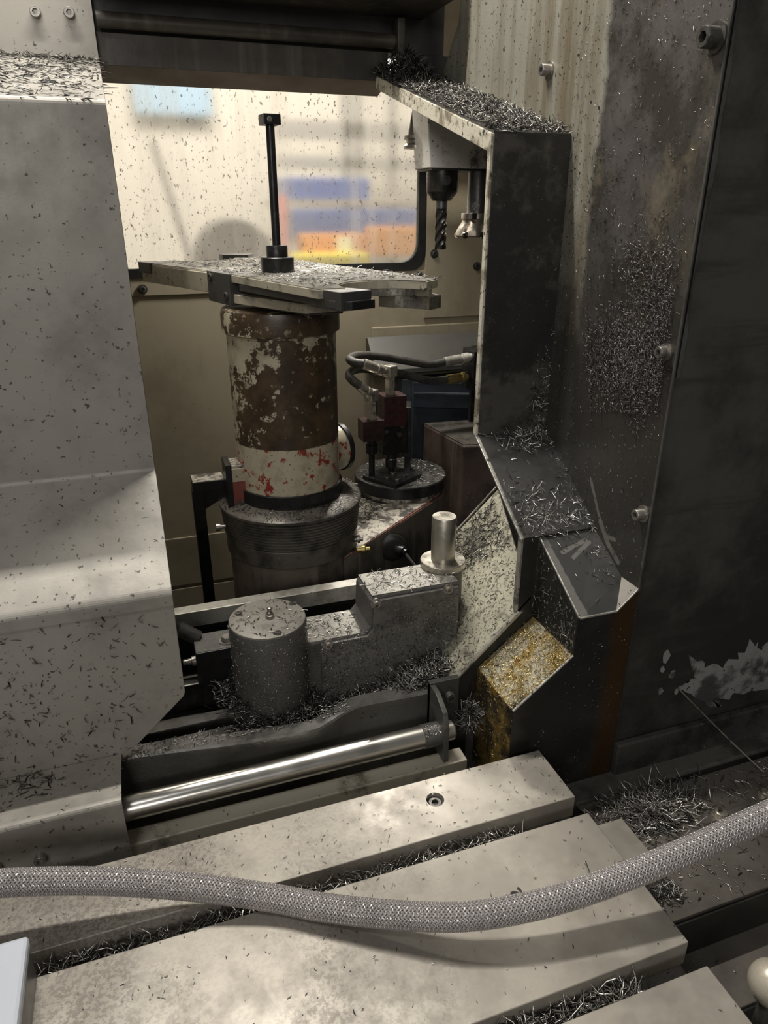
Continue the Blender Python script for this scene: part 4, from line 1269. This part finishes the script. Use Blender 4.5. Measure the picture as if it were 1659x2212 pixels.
# ------------------------------------------------------------------ stud bolt standing on the arm
ds = thing('draw_stud', 'tall thin black stud with square head and stepped collar on the arm', 'stud', (AX, AY, 0.6496))
lathe('lower_collar', (AX, AY, 0.6496), (0, 0, 1), [(0.0285, 0), (0.0285, 0.024), (0.0275, 0.025)], 'black_metal', ds, 36)
lathe('upper_collar', (AX, AY, 0.6746), (0, 0, 1), [(0.0185, 0), (0.0185, 0.018), (0.0178, 0.019)], 'black_metal', ds, 30)
lathe('stud', (AX, AY, 0.693), (0, 0, 1), [(0.0072, 0), (0.0072, 0.186)], 'black_metal', ds, 20)
hd = box('head', (AX - 0.0145, AY - 0.0145, 0.877), (AX + 0.0145, AY + 0.0145, 0.8925), 'black_metal', ds, rz=0.12)
bolt((AX - 0.003, AY - 0.0146, 0.8845), (0.12, -1, 0), 0.0042, 'bolt_steel', ds, h=0.001, washer=False, name='set_screw')

# ================================================================== TOOL MAGAZINE AND TOOLS
mg = thing('tool_magazine', 'white painted magazine housing spattered with grime behind the frame', 'magazine', (0.65, 1.43, 0.823))
prism('housing', [(0.562, 0.935), (0.570, 0.8235), (0.740, 0.8235), (0.740, 0.935)], 1, 1.38, 1.46, 'white_paint', mg, bevel=0.002)
box('under_plate', (0.575, 1.385, 0.8195), (0.738, 1.458, 0.8236), 'arm_dark', mg)


def holder_tool():
    t = thing('end_mill', 'spiral end mill in a dark chamfered holder under the white magazine', 'cutter', (0.611, 1.415, 0.676))
    x, y = 0.611, 1.415
    lathe('tool_holder', (x, y, 0.8195), (0, 0, -1), [(0.031, 0), (0.031, 0.036), (0.0305, 0.037), (0.0185, 0.053)], 'tool_dark', t, 36)
    bolt((x - 0.004, y - 0.0308, 0.802), (-0.13, -1, 0), 0.009, 'dark_bolt', t, h=0.0015, washer=False, name='set_screw')
    lathe('shank', (x, y, 0.770), (0, 0, -1), [(0.0118, 0), (0.0118, 0.018)], 'tool_grey', t, 24)
    prof = [(0.0118, 0.016 + k * 0.078 / 40) for k in range(41)]

    def rf(a, h, i):
        if i < 2:
            return 1.0
        s = (a * 4 / (2 * PI)) % 1.0
        return 1.0 - 0.30 * math.sin(PI * min(1, s / 0.72)) if s < 0.72 else 1.0
    lathe('flutes', (x, y, 0.770), (0, 0, -1), prof, 'tool_dark', t, 40, twist=lambda h: h * 75.0, rfun=rf)
    return t


holder_tool()


def face_mill():
    x, y = 0.686, 1.405
    t = thing('face_mill', 'insert face mill on a grey arbor beside the frame edge', 'cutter', (x, y, 0.70))
    lathe('arbor', (x, y, 0.8195), (0, 0, -1), [(0.0215, 0), (0.0215, 0.078)], 'tool_grey', t, 32)
    bolt((x - 0.012, y - 0.0175, 0.757), (-0.55, -0.83, 0), 0.0052, 'tool_grey', t, h=0.001, washer=True, name='set_screw')
    lathe('collar', (x, y, 0.744), (0, 0, -1), [(0.0315, 0), (0.032, 0.001), (0.032, 0.011), (0.031, 0.012)], 'mill_body', t, 36)
    box('drive_key', (x - 0.027, y - 0.0335, 0.733), (x - 0.017, y - 0.020, 0.7445), 'pit_black', t)

    def rf(a, h, i):
        s = (a * 7 / (2 * PI) + h * 8) % 1.0
        d = 0.0 if i < 2 else (0.04, 0.10, 0.16, 0.18)[min(i - 2, 3)]
        return 1.0 - d * (1.0 if s < 0.3 else 0.0)
    lathe('cutter_body', (x, y, 0.7325), (0, 0, -1), [(0.0295, 0), (0.0310, 0.006), (0.0370, 0.014), (0.0420, 0.023), (0.0435, 0.030), (0.0400, 0.033)], 'mill_body', t, 70, rfun=rf)
    for k in range(7):
        a = 2 * PI * (k - 0.06) / 7
        c = Vector((x + 0.0385 * math.cos(a), y - 0.0385 * math.sin(a), 0.703))
        lathe('insert', c, (math.sin(a), math.cos(a), 0.1), [(0.0065, -0.002), (0.0065, 0.002), (0.0025, 0.002), (0.002, 0.0)], 'carbide', t, 14)
    return t


face_mill()
gx, gy = 0.578, 1.47
gr = thing('grooved_holder', 'grooved steel holder flange peeking out left of the magazine', 'holder', (gx, gy, 0.86))
lathe('flange', (gx, gy, 0.862), (0, 0, 1), [(0.026, 0), (0.026, 0.005), (0.021, 0.009), (0.021, 0.014), (0.026, 0.017), (0.026, 0.022)], 'jaw_steel', gr, 36)
lathe('taper', (gx, gy, 0.884), (0, 0, 1), [(0.020, 0), (0.010, 0.05)], 'jaw_steel', gr, 30)

# ================================================================== OVERHEAD BEAMS
ob = thing('door_header', 'dark grimy header beam with round door rail above the window', 'beam', (0.25, 1.55, 0.97))
box('header_face', (-0.9, 1.535, 0.984), (0.54, 1.60, 1.034), 'beam_dark', ob)
prism('header_return', [(1.537, 0.984), (1.60, 0.984), (1.60, 0.966)], 0, -0.9, 0.54, 'beam_brown', ob, bevel=0)
cyl('door_rail', (0.008, 1.520, 1.049), (0.556, 1.520, 1.049), 0.0125, 'beam_dark', ob, 24)
box('upper_beam', (-0.9, 1.540, 1.034), (0.66, 1.60, 1.28), 'beam_black', ob)
box('rail_stop', (0.548, 1.50, 1.015), (0.562, 1.53, 1.085), 'beam_dark', ob)
box('end_plate', (0.562, 1.535, 0.98), (0.72, 1.60, 1.034), 'beam_black', ob)
tb2 = tag(box('front_beam', (0.004, 1.38, 1.092), (0.612, 1.62, 1.20), 'beam_dark', None, origin=(0.3, 1.5, 1.092)), 'short dark beam end at the top edge of the picture', 'beam')

# ================================================================== BRAIDED HOSE
hp = [(-330, 1975, 0.08), (-200, 1948, 0.08), (-90, 1925, 0.075), (0, 1908, 0.070), (200, 1903, 0.055), (400, 1915, 0.034), (580, 1938, 0.020), (700, 1960, 0.020), (850, 1976, 0.028), (1000, 1980, 0.038), (1150, 1957, 0.046), (1300, 1912, 0.055), (1450, 1853, 0.068), (1600, 1786, 0.085), (1720, 1730, 0.10), (1850, 1660, 0.12), (2000, 1580, 0.14)]
HP = [at(x, y, Z=z) for x, y, z in hp]
path = catmull(HP, 24)
# resample evenly
cum = [0.0]
for i in range(1, len(path)):
    cum.append(cum[-1] + (path[i] - path[i - 1]).length)
HL = cum[-1]
NS = 1900
res = []
j = 0
for k in range(NS + 1):
    s = HL * k / NS
    while j < len(cum) - 2 and cum[j + 1] < s:
        j += 1
    t = (s - cum[j]) / max(1e-9, cum[j + 1] - cum[j])
    res.append(path[j].lerp(path[j + 1], min(1, max(0, t))))
HR = 0.0142
bh = thing('braided_hose', 'stainless braided flexible hose lying across the machine table', 'hose', tuple(res[NS // 2] - Vector((0, 0, HR))))
tube('inner_tube', res[::12], HR - 0.0011, 'braid_core', bh, 20)
frm = path_frames(res)
NB = 16                                    # wire bundles each way
PITCHL = 0.072
vs, fs = [], []
for sgn in (1, -1):
    for b_ in range(NB):
        start = len(vs)
        for k in range(NS + 1):
            s = HL * k / NS
            a = sgn * 2 * PI * s / PITCHL + 2 * PI * b_ / NB
            u_, v_ = frm[k]
            tt = (res[min(NS, k + 1)] - res[max(0, k - 1)]).normalized()
            lift = sgn * 0.00075 * math.cos(2 * PI * NB * s / PITCHL)
            hw = 0.72 * PI / NB
            for da, dr_ in ((-hw, -0.0007), (-hw * 0.55, 0.0002), (hw * 0.55, 0.0002), (hw, -0.0007)):
                r_ = HR + lift + dr_
                aa = a + da
                vs.append(res[k] + u_ * (r_ * math.cos(aa)) + v_ * (r_ * math.sin(aa)))
        for k in range(NS):
            for q in range(3):
                i0 = start + k * 4 + q
                fs.append((i0, i0 + 1, i0 + 5, i0 + 4))
br = obj('braid', vs, fs, 'braid_wire', bh, smooth=False)
br['kind'] = 'stuff'

# ================================================================== SMALL THINGS IN FRONT
a = at(62, 2018, Z=0.06)
wp = thing('white_block', 'corner of a pale blue-white block at the lower left', 'block', (a.x - 0.1, a.y - 0.1, 0.0))
box('top_pad', (a.x - 0.25, a.y - 0.26, 0.045), (a.x, a.y, 0.060), 'grip_white', wp, bevel=0.004, rz=0.0)
box('side_body', (a.x - 0.25, a.y - 0.255, 0.0), (a.x - 0.002, a.y - 0.004, 0.045), 'channel_steel', wp)
p = at(1668, 2125, Z=-0.05)
kb = thing('rounded_knob', 'cream rounded knob at the lower right corner beside the table', 'knob', (p.x, p.y, -0.244))
lathe('dome', (p.x, p.y, -0.05), (0, 0, 1), [(0.008, -0.0245)] + [(0.0255 * math.cos(a), 0.0255 * math.sin(a)) for a in (-1.15, -0.9, -0.6, -0.3, 0, 0.3, 0.6, 0.9, 1.15, 1.35, 1.5)], 'knob_cream', kb, 36)
lathe('stem', (p.x, p.y, -0.244), (0, 0, 1), [(0.008, 0), (0.008, 0.172)], 'slot_iron', kb, 24)
p1, p2 = at(1468, 1490, Y=0.722), at(1650, 1668, Y=0.64)
tag(tube('steel_wire', catmull([p1, at(1530, 1553, Y=0.71), at(1590, 1612, Y=0.68), p2], 6), 0.0012, 'fitting_zinc', None, 8, origin=tuple(p2)), 'thin bright wire leaning against the column', 'wire')
# curled chip lying on the middle slab, one long chip beside it
p = at(1114, 1940, Z=0.0)
pts = [p + Vector((0.006 * math.cos(t * 0.55), 0.006 * math.sin(t * 0.55), 0.001 + t * 0.0007)) for t in range(14)]
tag(tube('curled_chip', pts, 0.0016, 'tool_grey', None, 6, origin=tuple(p)), 'single dark curled chip on the middle slab behind the hose', 'chip')
pts = [at(1265, 1860, Z=0.012), at(1272, 1880, Z=0.006), at(1280, 1898, Z=0.002), at(1290, 1906, Z=0.001)]
tag(tube('long_chip', catmull(pts, 4), 0.0008, 'bolt_steel', None, 6, origin=tuple(pts[-1])), 'long thin bent chip standing on the middle slab near the hose', 'chip')

# ================================================================== SWARF
C = lambda *a, **k: chips('swarf', *a, **k)
# top flange, dense
tfa, tfb, tfc, tfd = (XR, Y1, ZT + 0.001), (XW, Y1, ZT + 0.001), (XW, 1.53, 0.992), (XR, 1.53, 0.992)
P, N = on_quad(tfa, tfb, tfc, tfd, 5200)
P[:, 2] += 0.009 * RNG.random(len(P)) ** 1.5
C(P, N, 'dense steel swarf covering the sloped top flange of the frame', 0.006, 0.018, 0.0017, 'chip_mid', 0.45)
# heap in the dark upper corner
g = RNG.normal(size=(3400, 2)) * np.array([0.035, 0.05]) + np.array([0.565, 1.49])
g = g[(g[:, 0] > XR - 0.008) & (g[:, 0] < XW - 0.002) & (g[:, 1] < 1.53)]
hz = 0.85 + (g[:, 1] - Y1) / (1.535 - Y1) * 0.142 + 0.050 * np.exp(-(((g[:, 0] - 0.565) / 0.045) ** 2 + ((g[:, 1] - 1.50) / 0.06) ** 2)) * RNG.random(len(g))
C(np.c_[g, hz], (0, -0.3, 1), 'dark heap of swarf in the upper corner under the header beam', 0.008, 0.022, 0.0016, 'chip_dark', 0.7)
# inner corner line of face flange and sloped flange
P, N = on_quad((XR + 0.005, Y1 - 0.002, ZS), (XW, Y1 - 0.002, ZS), (XW, 0.97, 0.3695), (XR + 0.005, 0.97, 0.3695), 300, fu=lambda n: RNG.beta(2.2, 1.2, n), fv=lambda n: RNG.beta(1, 3, n))
C(P, N * np.sign(N[2]), 'loose swarf along the upper fold of the sloped flange', 0.008, 0.026, 0.0014, 'chip_bright', 0.4)
P, N = on_quad((XW - 0.001, Y1 - 0.001, ZS), (XW - 0.001, Y1 - 0.001, 0.60), (XW - 0.03, Y1 - 0.001, 0.60), (XW - 0.03, Y1 - 0.001, ZS), 260, fu=lambda n: RNG.beta(1, 3, n))
C(P, (0, -1, 0.2), 'swarf clinging in the corner above the sloped flange', 0.006, 0.02, 0.0013, 'chip_steel', 0.4)
# lower end of sloped flange
P, N = on_quad((XR + 0.006, Y2, ZO), (XW, Y2, ZO), (XW, Y1, ZS), (XR + 0.006, Y1, ZS), 620, fu=lambda n: RNG.beta(1.2, 1.5, n), fv=lambda n: RNG.beta(1.6, 6, n))
C(P, N * np.sign(N[2]), 'needle swarf drifted at the lower end of the sloped flange', 0.008, 0.026, 0.0014, 'chip_bright', 0.35)
P, N = on_quad((XW - 0.012, Y2, ZO), (XW, Y2, ZO), (XW, Y1, ZS), (XW - 0.012, Y1, ZS), 240)
C(P, N * np.sign(N[2]), 'thin line of swarf where sloped flange meets side panel', 0.005, 0.015, 0.0013, 'chip_steel', 0.4)
P, N = on_quad(tp[0], tp[1], tp[2], tp[4], 60, fu=lambda n: RNG.beta(2.2, 1, n))
C(P, N * np.sign(N[2]), 'few swarf needles on the sloped top of the guard box', 0.004, 0.014, 0.0011, 'chip_bright', 0.3)
P, N = on_quad((XL - 0.001, Y2, 0.15), (XL - 0.001, Y2, 0.28), (XL - 0.001, YF, 0.212), (XL - 0.001, YF, 0.15), 300)
C(P, (-1, 0, 0.2), 'fine swarf on the black side of the guard box', 0.003, 0.012, 0.001, 'chip_steel', 0.2)
P, N = on_quad(*[(v[0], v[1], v[2] + 0.0005) for v in ye], 1500)
C(P, N * np.sign(N[2]), 'golden rusty swarf dust on the yellow sloped face', 0.002, 0.008, 0.001, 'chip_gold', 0.3)
P, N = on_quad((0.4525, YF, 0.07), (0.4525, YF, -0.11), (0.4525, Y2, -0.11), (0.4525, Y2, 0.07), 160)
C(P, (-1, 0, 0), 'scattered rusty flecks on the left side of the guard box', 0.002, 0.008, 0.001, 'chip_gold', 0.3)
P, N = on_quad((0.46, YF - 0.002, -0.1), (XW, YF - 0.002, -0.1), (XW, YF - 0.002, 0.21), (0.55, YF - 0.002, 0.15), 170)
C(P, (0, -1, 0), 'tiny bright flecks on the black front of the guard box', 0.0012, 0.004, 0.0009, 'chip_bright', 0.2)
# chute
P, N = on_quad(chA, chB, chC, chD, 1900)
N = N * np.sign(N[2])
C(P, N, 'matted swarf dust on the pale chute plate', 0.002, 0.009, 0.0008, 'chip_dark', 0.15, lift=0.0002)
P, N = on_quad((0.45, 1.05, 0.096), (0.57, 0.98, 0.216), (0.60, 1.11, 0.246), (0.45, 1.11, 0.096), 700)
C(P, (-1, 0, 1), 'black swarf band along the upper edge of the chute plate', 0.008, 0.024, 0.0014, 'chip_dark', 0.3)
# wall panel
P, N = on_quad((XW - 0.0005, YF, 0.24), (XW - 0.0005, 1.02, 0.41), (XW - 0.0005, 1.02, 1.0), (XW - 0.0005, YF, 1.0), 1500)
C(P, (-1, 0, 0), 'fine swarf specks stuck all over the right side panel', 0.0015, 0.006, 0.0009, 'chip_steel', 0.2)
pc = []
for (px, py, sx, sy, n) in ((1375, 800, 52, 46, 5200), (1345, 740, 40, 46, 2000), (1420, 660, 34, 62, 1900), (1400, 560, 40, 50, 700), (1380, 905, 12, 20, 110)):
    for _ in range(n):
        q = at(px + max(-1.9, min(1.9, random.gauss(0, 1))) * sx, py + max(-1.9, min(1.9, random.gauss(0, 1))) * sy, X=XW - 0.0008)
        if q.y > YF + 0.016:
            pc.append(q)
C([tuple(q) for q in pc], (-1, 0, 0.1), 'thick patch of matted swarf clinging to the right side panel', 0.0015, 0.0075, 0.0008, 'chip_patch', 0.3)
P, N = on_quad((XR + 0.003, Y1 - 0.0008, ZS), (XW, Y1 - 0.0008, ZS), (XW, Y1 - 0.0008, ZT), (XR + 0.003, Y1 - 0.0008, ZT), 420)
C(P, (0, -1, 0), 'sparse swarf specks on the black face of the frame', 0.0015, 0.009, 0.0009, 'chip_steel', 0.2)
# trough heap and round the motor can
g = np.c_[RNG.uniform(0.24, 0.43, 4200), RNG.uniform(0.868, 0.925, 4200)]
hz = 0.012 + 0.045 * np.clip((g[:, 0] - 0.24) / 0.17, 0, 1) * np.exp(-((g[:, 0] - 0.385) / 0.09) ** 2) * (0.7 + 0.5 * RNG.random(len(g))) + 0.012 * RNG.random(len(g))
C(np.c_[g, hz], (0, -0.2, 1), 'black swarf heap in the trough under the gear housing', 0.008, 0.022, 0.0018, 'chip_steel', 0.55)
a_ = RNG.uniform(0, 2 * PI, 1500)
r_ = 0.059 + np.abs(RNG.normal(0, 0.016, 1500))
g = np.c_[CX + r_ * np.cos(a_), CY + r_ * np.sin(a_)]
k_ = (g[:, 1] > 0.822)
g = g[k_]
C(np.c_[g, 0.030 + 0.012 * RNG.random(len(g)) + 0.02 * (g[:, 0] < 0.09)], (0, 0, 1), 'swarf ring packed round the foot of the motor can', 0.006, 0.018, 0.0014, 'chip_dark', 0.45)
g = np.c_[RNG.uniform(-0.1, 0.24, 700), RNG.uniform(0.845, 0.875, 700)]
C(np.c_[g, np.full(700, 0.043)], (0, 0, 1), 'fine swarf lying along the trough lip', 0.002, 0.009, 0.001, 'chip_steel', 0.2)
# tops
P, N = on_quad((0.302, YH + 0.004, 0.193), (0.446, YH + 0.004, 0.193), (0.446, 0.996, 0.193), (0.302, 0.996, 0.193), 200)
C(P, (0, 0, 1), 'scattered swarf on the upper step of the gear housing', 0.003, 0.018, 0.0012, 'chip_steel', 0.2)
P, N = on_quad((0.19, YH + 0.004, 0.1288), (0.283, YH + 0.004, 0.1288), (0.283, 0.996, 0.1288), (0.19, 0.996, 0.1288), 130)
C(P, (0, 0, 1), 'scattered swarf on the lower step of the gear housing', 0.003, 0.016, 0.0012, 'chip_steel', 0.2)
a_ = RNG.uniform(0, 2 * PI, 90)
r_ = 0.054 * np.sqrt(RNG.random(90))
C(np.c_[CX + r_ * np.cos(a_), CY + r_ * np.sin(a_), np.full(90, 0.1797)], (0, 0, 1), 'few chips on the round motor can lid', 0.003, 0.013, 0.0012, 'chip_steel', 0.15)
n_ = 1700
a_ = RNG.uniform(0, 2 * PI, n_)
zz = RNG.uniform(0.02, 0.17, n_)
C(np.c_[CX + 0.0585 * np.cos(a_), CY + 0.0585 * np.sin(a_), zz], np.c_[np.cos(a_), np.sin(a_), np.zeros(n_)], 'fine bright grit stuck on the motor can wall', 0.0015, 0.0045, 0.0010, 'chip_bright', 0.2)
P, N = on_quad((0.215, YH - 0.0055, 0.01), (0.445, YH - 0.0055, 0.07), (0.445, YH - 0.0055, 0.18), (0.215, YH - 0.0055, 0.12), 1500)
C(P, (0, -1, 0), 'fine bright grit stuck on the gear housing cover', 0.0015, 0.006, 0.0010, 'chip_steel', 0.2)
a_ = RNG.uniform(0, 2 * PI, 700)
r_ = 0.106 * np.sqrt(RNG.random(700))
C(np.c_[DX + r_ * np.cos(a_), DY + r_ * np.sin(a_), np.full(700, 0.164)], (0, 0, 1), 'swarf sprinkled on the black pedestal disc', 0.003, 0.012, 0.0011, 'chip_steel', 0.2)
a_ = RNG.uniform(0, 2 * PI, 900)
r_ = RNG.uniform(0.106, 0.138, 900)
C(np.c_[AX + r_ * np.cos(a_), AY + r_ * np.sin(a_), 0.2375 - (r_ - 0.108) * 0.27], (0, 0, 1), 'swarf on the ring cap round the column foot', 0.002, 0.010, 0.0010, 'chip_dark', 0.2)
P, N = on_quad((0.36, 1.28, 0.1222), (0.50, 1.42, 0.1222), (0.50, 1.60, 0.1222), (0.30, 1.42, 0.1222), 700)
C(P, (0, 0, 1), 'swarf on the red-edged top of the link casting', 0.004, 0.016, 0.0014, 'chip_dark', 0.3)
q = RNG.random((1700, 2))
uu = -0.38 + 0.66 * q[:, 0]
vv_ = -0.10 + 0.26 * q[:, 1]
ok_ = ((uu - 0.30) ** 2 + (vv_ - 0.035) ** 2 > 0.086 ** 2) & ((uu + 0.43) ** 2 + (vv_ - 0.02) ** 2 > 0.08 ** 2) & (vv_ > -0.085)
P = [tuple(uv(a, b, 0.6497)) for a, b in zip(uu[ok_], vv_[ok_])]
C(P, (0, 0, 1), 'swarf lying all over the swing arm plate', 0.004, 0.016, 0.0012, 'chip_dark', 0.2)
# door
P, N = on_quad((-0.42, 1.03, 0.8695), (XD - 0.002, 1.03, 0.8695), (XD - 0.002, 1.522, 0.9875), (-0.42, 1.522, 0.9875), 4600)
C(P, N, 'dark swarf needles strewn over the sloped door top', 0.007, 0.026, 0.0018, 'chip_dark', 0.12)
P, N = on_quad((-0.42, 1.50, 0.985), (XD - 0.002, 1.50, 0.985), (XD - 0.002, 1.524, 0.99), (-0.42, 1.524, 0.99), 700)
C(P, N, 'swarf gathered along the upper fold of the door', 0.006, 0.018, 0.0014, 'chip_dark', 0.3)
dp = [((-0.45, 1.0215, 0.41), (XD - .002, 1.0215, 0.41), (XD - .002, 1.0255, 0.86), (-0.45, 1.0255, 0.86), 380, (0, -1, 0), 'upright upper face of the door'),
      ((-0.36, 0.90, 0.3267), (XD - .002, 0.90, 0.3267), (XD - .002, 1.018, 0.402), (-0.36, 1.018, 0.402), 260, (0, -0.6, 0.8), 'sloped shelf face of the door'),
      ((-0.34, Y2 + .003, 0.295), (XD - .002, Y2 + .003, 0.295), (XD - .002, 0.90, 0.3267), (-0.34, 0.90, 0.3267), 170, (0, -0.6, 0.8), 'bright lower edge of the shelf of the door'),
      ((-0.34, Y2 - .001, 0.05), (-0.09, Y2 - .001, 0.05), (XD - .002, Y2 - .001, 0.285), (-0.34, Y2 - .001, 0.285), 330, (0, -1, 0), 'upright lower face of the door'),
      ((-0.30, 0.765, 0.0555), (-0.094, 0.765, 0.0555), (-0.094, 0.845, 0.0540), (-0.30, 0.845, 0.0540), 330, (0, 0, 1), 'door channel cover')]
for a, b, c, d, n, nn, where in dp:
    P, N = on_quad(a, b, c, d, n)
    C(P, nn, 'sparse dark chips on the ' + where, 0.0018, 0.012, 0.0012, 'chip_dark', 0.12)
P = np.c_[RNG.uniform(-0.28, -0.17, 160), RNG.uniform(0.80, 0.848, 160), np.full(160, 0.0545)]
C(P, (0, 0, 1), 'small drift of long chips on the door channel', 0.008, 0.026, 0.0013, 'chip_dark', 0.3)
# table slots and slabs
for (y0, y1, n, where, fu) in ((0.594, 0.621, 1500, 'far', lambda n: RNG.uniform(-0.22, 0.40, n)), (0.371, 0.396, 1500, 'near', lambda n: RNG.uniform(0.10, 0.42, n))):
    P = np.c_[fu(n), RNG.uniform(y0, y1, n), -0.034 + 0.018 * RNG.random(n)]
    C(P, (0, 0, 1), 'silvery swarf packed in the %s table slot' % where, 0.008, 0.028, 0.0016, 'chip_bright', 0.55)
for (y0, y1, n, where) in ((0.622, 0.719, 300, 'far'), (0.399, 0.59, 260, 'middle'), (0.2, 0.367, 60, 'near')):
    P = np.c_[RNG.uniform(-0.35, XT, n), RNG.uniform(y0, y1, n), np.full(n, 0.0003)]
    C(P, (0, 0, 1), 'stray chip flecks on the %s table slab' % where, 0.0012, 0.006, 0.0009, 'chip_steel', 0.1)
# bed pile
g = RNG.normal(size=(2300, 2)) * np.array([0.040, 0.020]) + np.array([0.655, 0.640])
g = g[(g[:, 1] < 0.69) & (g[:, 0] > 0.53) & (g[:, 0] < 0.78)]
hz = -0.104 + 0.020 * np.exp(-((g[:, 0] - 0.655) / 0.05) ** 2 - ((g[:, 1] - 0.64) / 0.025) ** 2) * RNG.random(len(g)) + 0.005
C(np.c_[g, hz], (0, 0, 1), 'pile of shiny swarf on the bed behind the table end', 0.008, 0.030, 0.0017, 'chip_bright', 0.45)
P = np.c_[RNG.uniform(0.70, 0.90, 130), RNG.uniform(0.605, 0.668, 130), np.full(130, -0.0935)]
C(P, (0, 0, 1), 'loose chips on the way cover plate by the column', 0.004, 0.022, 0.0015, 'chip_bright', 0.25)
P = np.c_[RNG.uniform(0.505, 0.80, 300), RNG.uniform(0.485, 0.60, 300), np.full(300, -0.0975)]
C(P, (0, 0, 1), 'loose chips on the way cover plate under the hose', 0.002, 0.012, 0.0013, 'chip_bright', 0.25)
P = np.c_[0.50 + np.abs(RNG.normal(0, 0.04, 420)), RNG.uniform(0.400, 0.474, 420), np.full(420, -0.1695)]
C(P, (0, 0, 1), 'loose chips on the lower way cover step', 0.002, 0.016, 0.0013, 'chip_bright', 0.3)
P = np.c_[0.50 + np.abs(RNG.normal(0, 0.10, 500)), RNG.uniform(0.20, 0.39, 500), np.full(500, -0.2435)]
C(P, (0, 0, 1), 'loose chips on the lowest way cover step', 0.002, 0.014, 0.0013, 'chip_steel', 0.3)
P = np.c_[RNG.uniform(0.50, 0.60, 260), RNG.uniform(0.50, 0.53, 260), np.full(260, -0.095)]
C(P, (0, 0, 1), 'dark chips tucked under the table tongue', 0.006, 0.02, 0.0015, 'chip_steel', 0.4)
# ball of needles beside the rod bracket
q = RNG.normal(size=(420, 3))
q /= np.linalg.norm(q, axis=1, keepdims=True)
P = np.array([0.432, 0.822, 0.000]) + q * (RNG.random(420) ** 0.5)[:, None] * np.array([0.014, 0.012, 0.026])
P = P[P[:, 0] < 0.4500]
C(P, q[:len(P)], 'tangled ball of needle swarf beside the rod bracket', 0.010, 0.026, 0.0012, 'chip_steel', 0.8)
P, N = on_quad((0.34, 0.783, 0.016), (0.372, 0.783, 0.016), (0.372, 0.80, 0.0225), (0.34, 0.80, 0.0225), 160)
C(P, (0, -0.5, 1), 'grit caked on the rod collar', 0.001, 0.004, 0.0011, 'chip_bright', 0.3)
